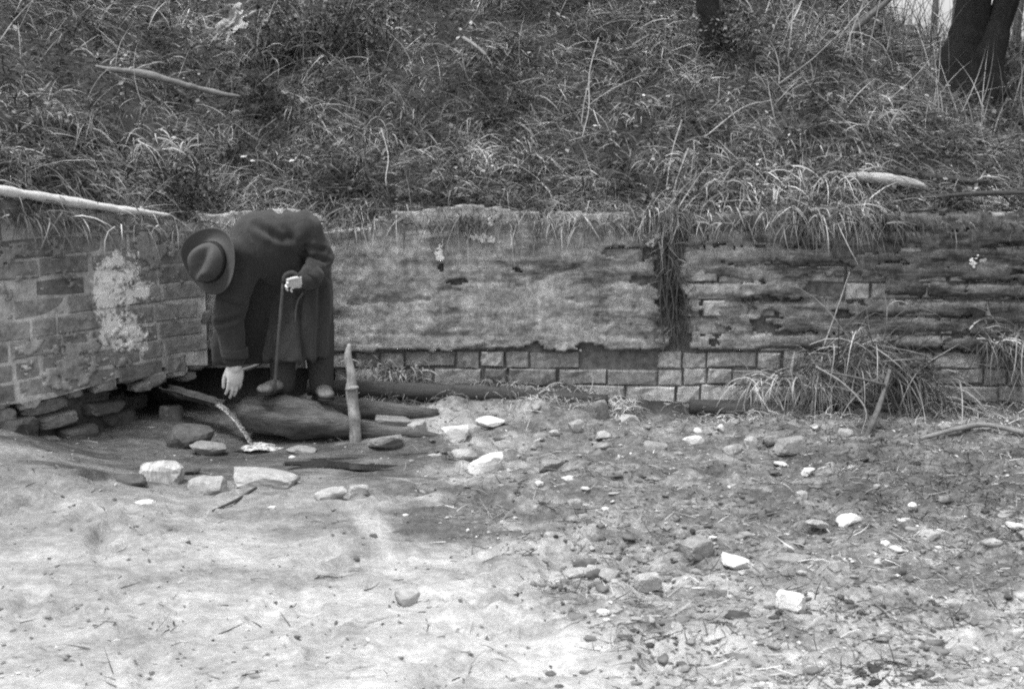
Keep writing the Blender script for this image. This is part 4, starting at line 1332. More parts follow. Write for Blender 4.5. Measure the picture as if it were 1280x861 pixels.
def hang(n, seed, y0, y1, wpx, ln, name, mat, w):
    rg = np.random.default_rng(seed)
    py = rg.uniform(y0, y1, n); px = 838 + (py - 300) * 0.06 + rg.normal(0, wpx, n)
    b = np.array([tuple(P(a, c2, -0.02)) for a, c2 in zip(px, py)])
    D = np.stack([rg.normal(0, 0.6, n), rg.normal(-0.15, 0.15, n), rg.normal(-0.3, 0.6, n)], -1)
    v, q, t = blades(b, D, rg.uniform(ln[0], ln[1], n), rg.uniform(w[0], w[1], n), rg.uniform(1, 3, n), 5, seed + 1)
    v[:, 1] = np.minimum(v[:, 1], -0.012)
    obj(name, mesh_np(name, v, q, t), M[mat], hp)
hang(270, 213, 262, 415, 7, (0.06, 0.22), 'stems', 'grass_dark', (0.003, 0.007))
vb = np.array([tuple(P(838 + q, 272, -0.02)) for q in np.random.default_rng(5).normal(0, 22, 24)])
vD = np.random.default_rng(6).normal(0, 1, (24, 3)) * np.array((0.6, 0.2, 0.3)) + np.array((0.12, -0.05, 1.0))
v, q, t = blades(vb, vD, np.random.default_rng(7).uniform(0.15, 0.5, 24), np.full(24, 0.0045), np.random.default_rng(8).uniform(0, 1.8, 24), 5, 9)
obj('stalks', mesh_np('stalks', v, q, t), M['grass_pale'], hp)
hang(90, 215, 250, 410, 10, (0.08, 0.22), 'withered_leaves', 'grass', (0.004, 0.008))
rt = MB()
for k in range(7):
    x0 = 838 + random.uniform(-9, 9)
    tube(rt, [(P(x0, 268, -0.04), 0.006), (P(x0 + random.uniform(-8, 8), 320, -0.035), 0.005), (P(x0 + random.uniform(-6, 14), 380, -0.04), 0.004), (P(x0 + random.uniform(0, 18), 436, -0.03), 0.002)], 5, 12, 0.2, 9, k)
rt.build('roots', M['bark_thin'], hp)

# big tufts standing out on the bank
for k, (px, py, n, lab) in enumerate([(75, 145, 190, 'pale shaggy tuft on the bank at the far left above the pale strip'), (165, 190, 190, 'pale drooping tuft midway up the left bank'), (500, 170, 220, 'shaggy tuft on the bank over the stooping man'),
                                   (600, 195, 240, 'wide shaggy tuft above the middle of the plastered wall'), (850, 205, 260, 'tall shaggy tuft at the head of the wall crack'), (1010, 230, 240, 'overhanging tuft left of the pale barkless log'),
                                   (1060, 255, 220, 'tuft spilling over the wall just under the pale barkless log'), (910, 240, 220, 'tuft on the wall edge between the crack and the pale log'), (330, 75, 200, 'pale tuft under the pale crumpled lump')]):
    c = bpt(px, py)
    rg = np.random.default_rng(230 + k)
    b = np.array(tuple(c)) + rg.normal(0, 0.07, (n, 3)) * np.array((2.0, 1, 0.6))
    D = rg.normal(0, 1, (n, 3)) * np.array((0.8, 0.5, 0.4)) + np.array((0, -0.6, 0.35))
    v, q, t = blades(b, D, rg.uniform(0.10, 0.36, n), rg.uniform(0.004, 0.008, n), rg.uniform(1.8, 3.2, n), 6, 250 + k)
    o = obj('grass_tuft', mesh_np('grass_tuft', v, q, t), M['grass_pale'])
    tag(o, lab, 'grass tuft', 'shaggy tufts on the bank')

# dark bushes on the upper bank
def bush(px, py, w, h, seed, label):
    c = bpt(px, py)
    bs = empty('bush', c, label, 'bush', 'dark bushes on the upper bank')
    rg = np.random.default_rng(seed)
    s = (c.y - CAM.y) / F_PX
    n = 420
    b = np.array(tuple(c)) + rg.normal(0, 1, (n, 3)) * np.array((w * s * 0.35, 0.12, 0.03))
    D = rg.normal(0, 1, (n, 3)) * np.array((0.5, 0.4, 0.3)) + np.array((0, -0.15, 1.0))
    v, q, t = blades(b, D, rg.uniform(0.3, 1.0, n) * h * s, rg.uniform(0.004, 0.010, n), rg.uniform(0.1, 1.4, n), 5, seed + 1)
    obj('stems', mesh_np('stems', v, q, t), M['grass_dark'], bs)
    n2 = 700
    b2 = np.array(tuple(c)) + rg.normal(0, 1, (n2, 3)) * np.array((w * s * 0.38, 0.14, h * s * 0.22)) + np.array((0, -0.05, h * s * 0.4))
    v, q = flakes(b2, rg.uniform(0.008, 0.02, n2), seed + 2, 1.5)
    obj('leaves', mesh_np('leaves', v, q, None, False), M['grass_dark'], bs)
bush(425, 62, 120, 85, 301, 'dark bush standing in for shade under the brush above the stooping man')  # dark stems and leaves stand in for shade under the brush
bush(360, 70, 60, 70, 305, 'small dark bush left of the larger one, by the pale lump')
bush(905, 60, 50, 50, 309, 'dark bush around the black stump on the upper bank')
bush(250, 268, 60, 90, 313, 'dark thicket in the corner behind the hat')

# ------------------------------------------------------------------ trees
def tree(name, label, limbs, mat, twig_seed, ntwig=0, group=None, cat='tree'):
    base = limbs[0][0][0]
    t = empty(name, base, label, cat, group)
    for li, pts in enumerate(limbs):
        mb = MB(); tube(mb, pts, 22 if pts[0][1] > 0.08 else 7, 40, 0.26, 7, twig_seed + li)
        mb.build('trunk', M[mat], t)
    if ntwig:
        rr = random.Random(twig_seed)
        mb = MB()
        for k in range(ntwig):
            pts = rr.choice(limbs)
            a = rr.uniform(0.55, 1.0)
            i = min(int(a * (len(pts) - 1)), len(pts) - 2); f = a * (len(pts) - 1) - i
            p = pts[i][0].lerp(pts[i + 1][0], f)
            r = max(0.012, 0.35 * (pts[i][1] * (1 - f) + pts[i + 1][1] * f))
            d = Vector((rr.uniform(-1, 1), rr.uniform(-1, 1), rr.uniform(0.2, 1.0))).normalized()
            L = rr.uniform(0.6, 1.6)
            mid = p + d * L * 0.5 + Vector((0, 0, rr.uniform(0, 0.15)))
            end = p + d * L + Vector((0, 0, rr.uniform(0, 0.4)))
            tube(mb, [(p, r), (mid, r * 0.6), (end, r * 0.15)], 5, 6)
            for q in range(4):
                s0 = mid.lerp(end, rr.uniform(0, 0.9))
                e0 = s0 + Vector((rr.uniform(-1, 1), rr.uniform(-1, 1), rr.uniform(-0.1, 1))).normalized() * rr.uniform(0.25, 0.7)
                tube(mb, [(s0, r * 0.35), (e0, r * 0.08)], 4, 2)
        mb.build('crown', M[mat], t)
    return t
TY = 2.6
gz0 = lambda px, py, Y: P(px, py, Y)
b1 = P(1206, 122, TY); b1.z = float(bank_h(np.array(b1.x), np.array(b1.y))) - 0.15
def up(px, py, Y): return P(px, py, Y)
tree('twin_tree', 'big dark tree with two thick trunks leaning right at the upper right', [
    [(b1, 0.30), (up(1202, 95, TY), 0.21), (up(1208, 50, TY), 0.150), (up(1219, -10, TY), 0.122), (up(1240, -260, TY + .1), 0.11), (up(1215, -520, TY + .3), 0.09), (up(1240, -760, TY + .4), 0.03)],
    [(b1 + Vector((0.12, 0, 0)), 0.26), (up(1226, 92, TY - .05), 0.17), (up(1241, 50, TY - .05), 0.115), (up(1262, -10, TY - .05), 0.098), (up(1340, -260, TY - .1), 0.12), (up(1360, -520, TY - .2), 0.08), (up(1420, -760, TY - .3), 0.03)]], 'bark', 401, 26)
def ground_at(px, Y):
    x = (px - 640) / pxm(Y)
    return Vector((x, Y, float(bank_h(np.array(x), np.array(Y))) - 0.1))
for k, (px, Y, r, lean, lab) in enumerate([(1180, 5.6, 0.055, 4, 'thin grey tree just left of the big twin tree'), (1276, 4.2, 0.045, -8, 'thin dark tree at the right-hand border past the twin tree'),
                                         (1152, 8.5, 0.035, 2, 'slender far sapling against the sky'), (1252, 9.0, 0.05, 6, 'slender far tree seen between the twin tree and the border')]):
    g = ground_at(px, Y)
    tp = Vector((g.x + lean * 0.02, Y, g.z + 2.0)); t2 = Vector((g.x + lean * 0.05, Y, g.z + 5.0))
    tree('thin_tree', lab, [[(g, r * 1.3), (g.lerp(tp, 0.5), r), (tp, r * 0.9), (t2, r * 0.3)]], 'bark_thin', 410 + k, 14, 'thin bare trees on the crest')
g = bpt(1052, 50)
tree('leaning_sapling', 'thin sapling leaning to the right near the sky gap', [[(g, 0.03), (P(1085, 22, g.y), 0.026), (P(1116, -6, g.y), 0.022), (P(1180, -80, g.y), 0.012)]], 'bark_thin', 431, 6)
g = bpt(886, 58)
tree('stump', 'black stump half hidden by a dark bush on the upper bank', [[(g + Vector((0, -.05, -.08)), 0.10), (g + Vector((0.0, -.05, 0.15)), 0.08), (P(884, 6, g.y - .05), 0.075), (P(880, -60, g.y - .05), 0.06)]], 'bark', 441, 0, None, 'stump')

# ------------------------------------------------------------------ spring: spout, stream, pool
mb = MB()
s0, s1 = P(205, 482, -0.34), P(273, 502, -0.58)
ax = (s1 - s0).normalized(); su, sw = frame_of(ax)
if sw.z < 0: sw = -sw
vs, fs = [], []
ns, na = 10, 9
for i in range(ns + 1):
    c = s0.lerp(s1, i / ns)
    for (rad) in (0.044, 0.032):
        for k in range(na):
            an = math.pi + math.pi * k / (na - 1)
            vs.append(c + (su * math.cos(an) * rad + sw * math.sin(an) * rad * 0.8) * (1 + 0.35 * float(noise(np.array(i * 0.9), np.array(k * 0.7), 0, 5))))
m2 = na * 2
for i in range(ns):
    for k in range(na - 1):
        a = i * m2 + k; fs.append((a, a + 1, a + 1 + m2, a + m2))
        a = i * m2 + na + k; fs.append((a + m2, a + 1 + m2, a + 1, a))
    for k in (0, na - 1):
        a = i * m2 + k; fs.append((a, a + m2, a + na + m2, a + na))
for i in (0, ns):
    for k in range(na - 1):
        a = i * m2 + k; fs.append((a, a + na, a + na + 1, a + 1))
mb.add(vs, fs)
o = mb.build('spout', M['timber'])
tag(o, 'wooden gutter carrying the spring water out of the hollow', 'spout')
land = gpt(318, 562)
st = MB()
path = []
for i in range(9):
    t = i / 8
    h = s1.lerp(land, t)
    z = s1.z - 0.015 + (land.z - s1.z + 0.015) * (0.35 * t + 0.65 * t * t)
    path.append((Vector((h.x, h.y, z)), 0.021 - 0.007 * t))
tube(st, path, 12, 24, 0.35, 16, 5, 0.4)
o = st.build('water_jet', M['stream'])
tag(o, 'curved jet of spring water falling from the gutter', 'water jet')

def blob_sheet(cx, cy, rx, ry, seed, z, name, mat, label, cat, kind=None, wob=0.35, rot=0.0, dome=0.0):
    n, m_ = 56, 8
    vs = [(0, 0, dome)]
    fs = []
    for j in range(1, m_ + 1):
        for k in range(n):
            an = 2 * math.pi * k / n
            r = 1 + wob * float(fbm(np.array(math.cos(an) * 1.8 + seed), np.array(math.sin(an) * 1.8), 0, seed, 3))
            a, b2 = rx * r * j / m_ * math.cos(an), ry * r * j / m_ * math.sin(an)
            vs.append((a * math.cos(rot) - b2 * math.sin(rot), a * math.sin(rot) + b2 * math.cos(rot), dome * (1 - (j / m_) ** 2)))
    for k in range(n):
        fs.append((0, 1 + k, 1 + (k + 1) % n))
    for j in range(m_ - 1):
        for k in range(n):
            a, b2 = 1 + j * n + k, 1 + j * n + (k + 1) % n
            fs.append((a, a + n, b2 + n, b2))
    me = bpy.data.meshes.new(name); me.from_pydata([(v[0] + cx, v[1] + cy, v[2] + z) for v in vs], [], fs)
    me.polygons.foreach_set("use_smooth", [True] * len(fs)); me.update()
    o = obj(name, me, M[mat])
    if dome:
        v = np.array([tuple(q.co) for q in me.vertices])
        v[:, 2] += dome * 0.8 * fbm(v[:, 0] * 25, v[:, 1] * 25, 0, seed, 3)
        me.vertices.foreach_set('co', v.astype(np.float32).ravel()); me.update()
    return tag(o, label, cat, None, kind)
pl = gpt(330, 566)
blob_sheet(pl.x + 0.03, pl.y + 0.02, 0.40, 0.24, 3, pl.z + 0.003, 'pool', 'water', 'shallow pool under the water jet', 'pool', 'structure')
pl2 = gpt(458, 576)
blob_sheet(pl2.x, pl2.y, 0.36, 0.13, 7, pl2.z - 0.004, 'puddle', 'water', 'long dark puddle draining to the right of the slab', 'puddle', 'structure', 1.1, 0.22)
blob_sheet(land.x + 0.02, land.y, 0.12, 0.075, 11, land.z + 0.008, 'splash', 'foam', 'pale foaming splash where the water jet lands', 'splash', None, 0.5, 0, 0.02)

# ------------------------------------------------------------------ the man
class Blob(MB):
    def capsule(self, a, b, ra, rb, n=14, rings=5):
        a, b = Vector(a), Vector(b)
        t = b - a
        L = t.length
        if L < 1e-6: t = Vector((0, 0, 1)); L = 1e-6
        t = t / L
        u, w = frame_of(t)
        prof = []
        for i in range(rings + 1):
            an = -math.pi / 2 + (math.pi / 2) * i / rings
            prof.append((ra * math.sin(an), ra * math.cos(an)))
        for i in range(rings + 1):
            an = (math.pi / 2) * i / rings
            prof.append((L + rb * math.sin(an), rb * math.cos(an)))
        vs, fs = [], []
        for (s, r) in prof:
            for k in range(n):
                an = 2 * math.pi * k / n
                vs.append(a + t * s + (u * math.cos(an) + w * math.sin(an)) * max(r, 1e-4))
        m_ = len(prof)
        for i in range(m_ - 1):
            for k in range(n):
                fs.append((i * n + k, i * n + (k + 1) % n, (i + 1) * n + (k + 1) % n, (i + 1) * n + k))
        fs.append(tuple(reversed(range(n)))); fs.append(tuple((m_ - 1) * n + k for k in range(n)))
        self.add(vs, fs)
    def ell(self, c, axes):
        """ellipsoid: axes = three vectors (direction * radius)"""
        U, Fc = ICO[3]
        A = np.array([tuple(x) for x in axes])
        if np.linalg.det(A) < 0: A[2] = -A[2]
        V = U @ A + np.array(tuple(c))
        self.add(V, Fc)
    def loft(self, rings, n=28):
        """rings of (centre, half-width along x, half-depth along y, fold amplitude, turn)"""
        vs, fs = [], []
        for (c, rx, ry, fo, tw) in rings:
            for k in range(n * 2):
                an = math.pi * k / n
                r = 1 + fo * (math.sin(an * 7 + 0.6) * 0.6 + math.sin(an * 4 + 2.1) * 0.4)
                x, y = rx * math.cos(an) * r, ry * math.sin(an) * r
                vs.append((c[0] + x * math.cos(tw) - y * math.sin(tw), c[1] + x * math.sin(tw) + y * math.cos(tw), c[2] + 0.0))
        N2 = n * 2
        for i in range(len(rings) - 1):
            for k in range(N2):
                fs.append((i * N2 + k, i * N2 + (k + 1) % N2, (i + 1) * N2 + (k + 1) % N2, (i + 1) * N2 + k))
        fs.append(tuple(reversed(range(N2)))); fs.append(tuple((len(rings) - 1) * N2 + k for k in range(N2)))
        # keep outward normals when rings run downwards
        if rings[-1][0][2] < rings[0][0][2]:
            fs = [tuple(reversed(f)) for f in fs]
        self.add(vs, fs)
    def remesh(self, name, voxel, smooth=4):
        me = self.mesh(name)
        o = bpy.data.objects.new('tmp', me)
        COL.objects.link(o)
        r = o.modifiers.new('r', 'REMESH'); r.mode = 'VOXEL'; r.voxel_size = voxel; r.use_smooth_shade = True
        if smooth:
            s = o.modifiers.new('s', 'SMOOTH'); s.factor = 0.5; s.iterations = smooth
        dg = bpy.context.evaluated_depsgraph_get()
        res = bpy.data.meshes.new_from_object(o.evaluated_get(dg))
        res.name = name
        bpy.data.objects.remove(o)
        res.polygons.foreach_set("use_smooth", [True] * len(res.polygons))
        return res

def get_co(me):
    a = np.zeros(len(me.vertices) * 3, np.float32); me.vertices.foreach_get('co', a); return a.reshape(-1, 3).astype(float)
def get_no(me):
    a = np.zeros(len(me.vertices) * 3, np.float32); me.vertices.foreach_get('normal', a); return a.reshape(-1, 3).astype(float)
def set_co(me, v):
    me.vertices.foreach_set('co', v.astype(np.float32).ravel()); me.update()
def seg_dist(v, a, b):
    a, b = np.array(tuple(a)), np.array(tuple(b))
    t = np.clip(((v - a) @ (b - a)) / ((b - a) @ (b - a)), 0, 1)
    return np.linalg.norm(v - (a + t[:, None] * (b - a)), axis=1)

FOOT_R, FOOT_L = P(350, 488, -0.62), P(402, 494, -0.54)
man = empty('person', (FOOT_R + FOOT_L) / 2, 'man in dark overcoat and felt hat stooping to the spring beside a walking stick', 'person')
J = dict(pelvis=P(377, 338, -0.42), chest=P(328, 304, -0.64), neck=P(298, 314, -0.76), head=P(264, 327, -0.83),
         shL=P(376, 286, -0.66), elL=P(402, 322, -0.62), wrL=P(386, 350, -0.74),
         shR=P(302, 332, -0.70), elR=P(286, 396, -0.70), wrR=P(294, 446, -0.70),
         hipL=P(392, 352, -0.42), hipR=P(358, 354, -0.46), knL=P(400, 425, -0.50), knR=P(354, 426, -0.58), anL=P(402, 478, -0.50), anR=P(354, 476, -0.57))

# coat
ct = Blob()
ct.capsule(J['pelvis'], J['chest'], 0.155, 0.165)
ct.capsule(J['chest'], J['shR'], 0.150, 0.10)
ct.capsule(J['chest'], J['neck'], 0.12, 0.07)
ct.capsule(J['chest'] + Vector((0.05, 0.02, 0.02)), J['shL'], 0.14, 0.095)
ct.capsule(J['pelvis'] + Vector((0.02, 0, 0.02)), J['shL'] + Vector((0, 0.06, 0)), 0.14, 0.085)
ct.capsule(J['shL'], J['elL'], 0.088, 0.068)
ct.capsule(J['elL'], J['wrL'], 0.068, 0.050)
ct.capsule(J['shR'], J['elR'], 0.098, 0.078)
ct.capsule(J['elR'], J['wrR'], 0.078, 0.060)
hem_y = [338, 372, 410, 446]
cxs = [380, 378, 373, 369]
rxs = [0.145, 0.152, 0.163, 0.172]
rys = [0.15, 0.165, 0.175, 0.185]
fo = [0.0, 0.03, 0.06, 0.09]
ct.loft([(P(cxs[i], hem_y[i], -0.47 - 0.02 * i), rxs[i], rys[i], fo[i], 0.15) for i in range(4)])
# open coat front hanging below the chest
fr = []
for (px, py, rx, ry, f, Y) in ((318, 338, 0.11, 0.06, 0.0, -0.60), (312, 380, 0.155, 0.035, 0.05, -0.56), (305, 425, 0.165, 0.028, 0.08, -0.54), (303, 456, 0.16, 0.024, 0.10, -0.535)):
    fr.append((P(px, py, Y), rx, ry, f, 0.15))
ct.loft(fr)
cm = ct.remesh('coat', 0.011, 5)
v, no = get_co(cm), get_no(cm)
disp = 0.018 * fbm(v[:, 0] * 8, v[:, 1] * 8, v[:, 2] * 3.5, 61, 4) + 0.008 * fbm(v[:, 0] * 22, v[:, 1] * 22, v[:, 2] * 12, 63, 3)
grooves = [(P(346, 258, -0.60), P(362, 298, -0.74), 0.016, 0.018), (P(392, 270, -0.62), P(378, 332, -0.70), 0.016, 0.020), (P(352, 300, -0.76), P(318, 282, -0.80), 0.010, 0.016),
           (P(382, 306, -0.70), P(404, 312, -0.68), 0.009, 0.010), (P(380, 318, -0.70), P(408, 326, -0.68), 0.010, 0.010), (P(384, 334, -0.72), P(402, 338, -0.70), 0.008, 0.009),
           (P(372, 370, -0.66), P(384, 455, -0.68), 0.014, 0.016), (P(345, 380, -0.66), P(338, 460, -0.68), 0.012, 0.016), (P(402, 360, -0.58), P(398, 460, -0.62), 0.012, 0.016),
           (P(276, 375, -0.78), P(302, 384, -0.78), 0.010, 0.012), (P(272, 405, -0.78), P(300, 398, -0.78), 0.010, 0.012)]
for a, b2, dpt, wd in grooves:
    flat = np.array((1.0, 0.35, 1.0))
    d = seg_dist(v * flat, np.array(tuple(a)) * flat, np.array(tuple(b2)) * flat)
    fw = sstep(0.35, -0.1, no[:, 1])
    dpt *= 1.9
    disp -= fw * dpt * np.exp(-(d / wd) ** 2)
    disp += fw * 0.5 * dpt * np.exp(-((d - 2.0 * wd) / wd) ** 2)
set_co(cm, v + no * disp[:, None])
coat = obj('coat', cm, M['wool'], man)
# sleeve cuffs and pocket flap
mb = MB(); tube(mb, [(J['wrR'] + Vector((0, 0, 0.045)), 0.068), (J['wrR'] + Vector((0, 0, -0.006)), 0.066)], 16, 3, 0.05, 9, 2)
mb.build('cuff', M['wool'], coat)
mb = MB(); tube(mb, [(J['wrL'].lerp(J['elL'], 0.35), 0.060), (J['wrL'].lerp(J['elL'], -0.05), 0.056)], 16, 3, 0.05, 9, 2)
mb.build('cuff', M['wool'], coat)
# turned edge of the coat front
mb = MB(); tube(mb, [(P(379, 366, -0.665), 0.006), (P(371, 380, -0.672), 0.006), (P(369, 410, -0.685), 0.007), (P(372, 440, -0.695), 0.007), (P(370, 462, -0.70), 0.005)], 6, 14, 0.1, 9, 3)
mb.build('coat_edge', M['felt'], coat)
# collar
mb = Blob(); cn = J['neck'] + (J['chest'] - J['neck']) * 0.25
ax = (J['neck'] - J['chest']).normalized(); cu, cw = frame_of(ax)
for k in range(14):
    a0, a1 = 2 * math.pi * k / 14, 2 * math.pi * (k + 1) / 14
    p0 = cn + (cu * math.cos(a0) + cw * math.sin(a0)) * 0.088; p1 = cn + (cu * math.cos(a1) + cw * math.sin(a1)) * 0.088
    mb.capsule(p0, p1, 0.020, 0.020, 8, 3)
obj('collar', mb.remesh('collar', 0.007, 3), M['wool'], coat)

# body: head, neck, trunk, limbs, hands as one surface
bd = Blob()
U_hat = Vector((-0.38, -0.91, -0.04)).normalized()          # crown of the head points to the camera and left
Fd = Vector((-0.45, 0.10, -0.80)); Fd = (Fd - U_hat * Fd.dot(U_hat)).normalized()   # where the face looks: down at the water
Sd = U_hat.cross(Fd).normalized()
hc = J['head'] + U_hat * -0.045
bd.ell(hc + U_hat * 0.005 - Fd * 0.01, (Fd * 0.094, Sd * 0.074, U_hat * 0.090))
bd.ell(hc - U_hat * 0.045 + Fd * 0.025, (Fd * 0.068, Sd * 0.058, U_hat * 0.075))
bd.capsule(hc + Fd * 0.088 + U_hat * 0.0, hc + Fd * 0.110 - U_hat * 0.035, 0.008, 0.014, 8, 3)      # nose
bd.capsule(hc + Fd * 0.080 - U_hat * 0.068 + Sd * 0.02, hc + Fd * 0.080 - U_hat * 0.068 - Sd * 0.02, 0.008, 0.008, 8, 3)   # mouth
bd.ell(hc + Fd * 0.075 - U_hat * 0.105, (Fd * 0.022, Sd * 0.026, U_hat * 0.018))                     # chin
for s in (-1, 1):
    bd.ell(hc + Sd * 0.074 * s - Fd * 0.008 - U_hat * 0.02, (Fd * 0.016, Sd * 0.007, U_hat * 0.026)) # ears
    bd.ell(hc + Fd * 0.084 + Sd * 0.032 * s + U_hat * 0.018, (Fd * 0.012, Sd * 0.022, U_hat * 0.008)) # brows
    bd.ell(hc + Fd * 0.082 + Sd * 0.032 * s + U_hat * 0.004, (Fd * 0.010, Sd * 0.013, U_hat * 0.008)) # eyes
bd.capsule(hc - U_hat * 0.06 - Fd * 0.02, J['neck'] + (J['chest'] - J['neck']) * 0.5, 0.058, 0.062)
bd.capsule(J['chest'], J['pelvis'], 0.12, 0.12)
bd.capsule(J['chest'], J['shR'], 0.10, 0.06); bd.capsule(J['chest'], J['shL'], 0.10, 0.06)
for s in 'LR':
    bd.capsule(J['sh' + s], J['el' + s], 0.052, 0.042)
    bd.capsule(J['el' + s], J['wr' + s], 0.042, 0.029)
    bd.capsule(J['pelvis'], J['hip' + s], 0.11, 0.09)
    bd.capsule(J['hip' + s], J['kn' + s], 0.085, 0.058)
    bd.capsule(J['kn' + s], J['an' + s], 0.056, 0.038)
def hand(wr, L, W, Nn, sgn, curl, thumb_open=0.9, sc=1.0, spread=0.05):
    """wrist, direction of the fingers, direction across towards the thumb, palm normal (fingers curl that way)"""
    L, W, Nn = L.normalized(), W.normalized(), Nn.normalized()
    pc = wr + L * 0.052 * sc
    bd.capsule(wr - L * 0.02, wr + L * 0.02, 0.028 * sc, 0.029 * sc, 12, 4)
    bd.ell(pc, (L * 0.054 * sc, W * 0.041 * sc, Nn * 0.017 * sc))
    bd.ell(pc + W * 0.022 * sc - L * 0.012 * sc + Nn * 0.006, (L * 0.034 * sc, W * 0.02 * sc, Nn * 0.017 * sc))
    for k, (off, ln, rr_) in enumerate(((0.0300, 0.072, 0.0086), (0.0100, 0.080, 0.0088), (-0.0100, 0.075, 0.0084), (-0.0290, 0.060, 0.0076))):
        p = wr + L * (0.090 - (0.008 if k in (0,) else 0.014 if k == 3 else 0.0)) * sc + W * off * sc
        bd.capsule(pc + W * off * 0.9 * sc, p, 0.0115 * sc, rr_ * sc * 1.1, 8, 3)
        a = curl[k] * 0.6
        d = (L * math.cos(a) + Nn * math.sin(a) + W * spread * (1.5 - k) * 0.6).normalized()
        for seg, fr_ in enumerate((0.46, 0.31, 0.23)):
            q = p + d * ln * fr_ * sc
            bd.capsule(p, q, rr_ * sc * (1 - 0.07 * seg), rr_ * sc * (0.95 - 0.08 * seg), 8, 3)
            p = q
            a += curl[k] * (0.9 if seg == 0 else 0.6)
            d = (L * math.cos(a) + Nn * math.sin(a) + W * spread * (1.5 - k) * 0.6).normalized()
    p = wr + L * 0.022 * sc + W * 0.030 * sc + Nn * 0.004
    d = (L * 0.75 + W * thumb_open * 0.75 + Nn * 0.35).normalized()
    for seg, ln in enumerate((0.042, 0.032, 0.026)):
        q = p + d * ln * sc
        bd.capsule(p, q, (0.0125, 0.0105, 0.0095)[seg] * sc, (0.0105, 0.0095, 0.0075)[seg] * sc, 8, 3)
        p = q; d = (d + L * 0.35 - W * 0.15).normalized()
hand(J['wrR'] + Vector((0.0, 0.0, -0.035)), Vector((-0.06, 0.02, -1.0)), Vector((-0.85, -0.55, 0.05)), Vector((-0.55, 0.83, 0.05)), 1, (0.40, 0.34, 0.38, 0.46), 0.25, 1.14, 0.0)
hand(J['wrL'] + Vector((-0.005, -0.004, -0.004)), Vector((-1.0, -0.15, -0.12)), Vector((0.0, -0.45, 0.9)), Vector((0.0, -0.9, -0.45)), -1, (0.95, 1.0, 1.0, 1.05), 0.4, 0.86)
obj('body', bd.remesh('body', 0.0042, 2), M['skin'], man)

# hair at the nape, under the hat
mb = Blob(); mb.ell(hc + U_hat * 0.0 - Fd * 0.030, (Fd * 0.085, Sd * 0.081, U_hat * 0.085))
obj('hair', mb.remesh('hair', 0.008, 2), M['hair'], man)

# hat: a creased felt crown on a curled brim
def hat_pt(f, s, u): return hc + U_hat * 0.040 + Fd * f + Sd * s + U_hat * u
nA = 64
prof = [(1.00, 0.004), (0.995, 0.012), (0.93, 0.004), (0.80, -0.004), (0.68, -0.004), (0.60, 0.002), (0.575, 0.012), (0.565, 0.035), (0.55, 0.065), (0.515, 0.094), (0.46, 0.112), (0.36, 0.120), (0.22, 0.118), (0.10, 0.115)]
vs, fs = [], []
for j, (rr_, hh) in enumerate(prof):
    for k in range(nA):
        an = 2 * math.pi * k / nA
        f, s = math.cos(an), math.sin(an)
        rf, rs = (0.171, 0.157) if j < 5 else (0.182, 0.150)
        ff, ss, uu = rf * rr_ * f, rs * rr_ * s, hh
        if j < 5:
            wgt = (rr_ - 0.58) / 0.42
            uu += wgt * (0.034 * s * s - 0.034 * max(f, 0) ** 2 - 0.012 * max(-f, 0) ** 2 + 0.009 * math.sin(3 * an + 0.7))
        else:
            t = min(1, max(0, (hh - 0.03) / 0.085))
            # front pinch on both sides
            pin = t * math.exp(-((ff - 0.055) / 0.030) ** 2)
            ss *= 1 - 0.38 * pin
            # lengthwise crease
            cr = math.exp(-(ss / 0.026) ** 2)
            uu -= t * t * 0.040 * cr * (1 - 0.25 * (ff / 0.1) ** 2)
            uu += t * 0.012 * (ff / 0.1)
        vs.append(hat_pt(ff, ss, uu))
vs.append(hat_pt(0, 0, 0.115 - 0.040))
for j in range(len(prof) - 1):
    for k in range(nA):
        fs.append((j * nA + k, j * nA + (k + 1) % nA, (j + 1) * nA + (k + 1) % nA, (j + 1) * nA + k))
for k in range(nA):
    fs.append(((len(prof) - 1) * nA + k, (len(prof) - 1) * nA + (k + 1) % nA, len(prof) * nA))
me = bpy.data.meshes.new('hat'); me.from_pydata([tuple(p) for p in vs], [], fs)
me.polygons.foreach_set("use_smooth", [True] * len(fs)); me.update()
hat = obj('hat', me, M['felt'], man)
sm = hat.modifiers.new('thick', 'SOLIDIFY'); sm.thickness = 0.004; sm.offset = -1
ss_ = hat.modifiers.new('sub', 'SUBSURF'); ss_.levels = 1; ss_.render_levels = 1
mb = MB(); vs, fs = [], []
for (rr_, hh) in ((0.592, 0.008), (0.592, 0.034), (0.572, 0.034), (0.575, 0.008)):
    for k in range(nA):
        an = 2 * math.pi * k / nA
        vs.append(hat_pt(0.182 * rr_ * math.cos(an), 0.150 * rr_ * math.sin(an), hh))
for j in range(4):
    for k in range(nA):
        fs.append((j * nA + k, j * nA + (k + 1) % nA, ((j + 1) % 4) * nA + (k + 1) % nA, ((j + 1) % 4) * nA + k))
mb.add(vs, fs); mb.build('hat_band', M['ribbon'], hat)

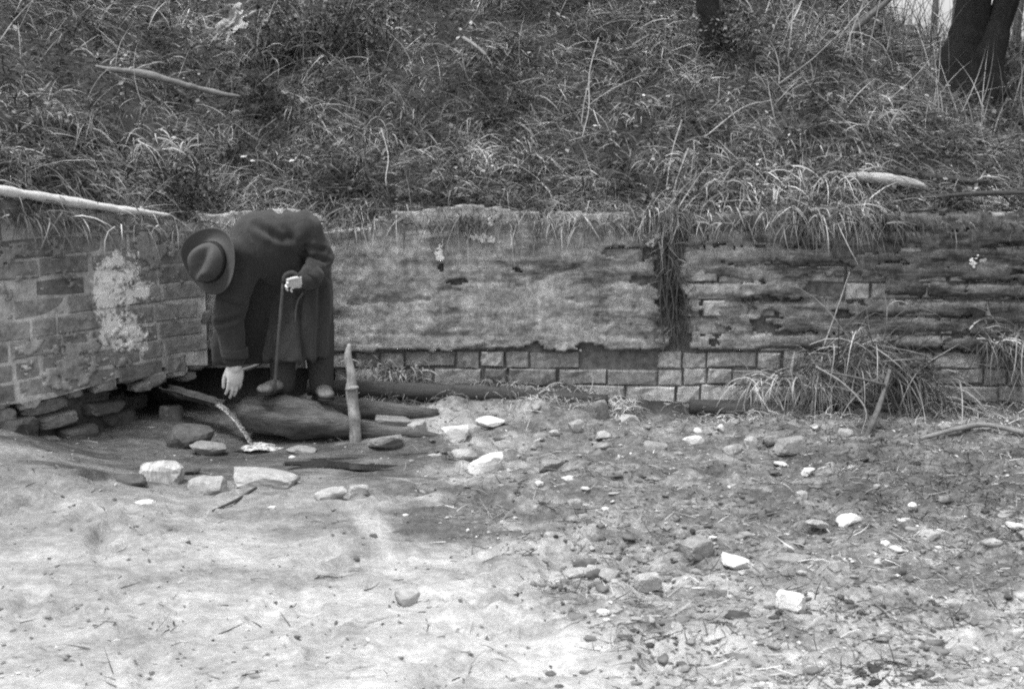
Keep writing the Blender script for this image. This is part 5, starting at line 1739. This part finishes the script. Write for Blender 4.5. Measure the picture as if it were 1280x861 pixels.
# trousers and shoes
tr = Blob()
for s in 'LR':
    tr.capsule(J['hip' + s], J['kn' + s], 0.10, 0.078)
    tr.capsule(J['kn' + s], J['an' + s] + Vector((0, 0, -0.015)), 0.078, 0.066)
tm = tr.remesh('trousers', 0.012, 4)
v, no = get_co(tm), get_no(tm)
set_co(tm, v + no * (0.008 * fbm(v[:, 0] * 10, v[:, 1] * 10, v[:, 2] * 14, 67, 3))[:, None])
obj('trousers', tm, M['trousers'], man)
for (ft, an, fd) in ((FOOT_R, J['anR'], Vector((-0.45, -0.89, 0))), (FOOT_L, J['anL'], Vector((0.30, -0.95, 0)))):
    fd = fd.normalized(); sd = Vector((-fd.y, fd.x, 0)); up_ = Vector((0, 0, 1))
    sh = Blob()
    hl = Vector((an.x, an.y, ft.z)) + up_ * 0.032 - fd * 0.02
    sh.ell(hl, (fd * 0.055, sd * 0.040, up_ * 0.036))
    sh.ell(hl + fd * 0.10 + up_ * -0.002, (fd * 0.075, sd * 0.046, up_ * 0.032))
    sh.ell(hl + fd * 0.165 - up_ * 0.006, (fd * 0.055, sd * 0.044, up_ * 0.026))
    sh.capsule(hl + up_ * 0.01 + fd * 0.01, an + Vector((0, 0, 0.01)), 0.046, 0.046)
    shoe = obj('shoe', sh.remesh('shoe', 0.007, 3), M['shoe'], man)
    sl_ = Blob()
    for q in (0.0, 0.10, 0.165):
        sl_.ell(hl + fd * q - up_ * 0.030, (fd * 0.060, sd * 0.048, up_ * 0.010))
    obj('sole', sl_.remesh('sole', 0.006, 2), M['ribbon'], shoe)

# walking stick in his left hand
ws = empty('walking_stick', P(343, 489, -0.69), 'thin walking stick held upright in front of the dark overcoat', 'walking stick')
mb = MB(); tube(mb, [(P(343, 490, -0.70), 0.0085), (P(346, 450, -0.725), 0.0085), (P(350, 400, -0.755), 0.0080), (P(354, 352, -0.785), 0.0080)], 8, 16, 0.06, 20, 5)
mb.build('shaft', M['bark_thin'], ws)
mb = MB(); tube(mb, [(P(354, 353, -0.785), 0.0115), (P(357, 344, -0.785), 0.012), (P(366, 341, -0.78), 0.012), (P(374, 346, -0.775), 0.011)], 8, 10, 0.05, 20, 6)
mb.build('handle', M['timber'], ws)
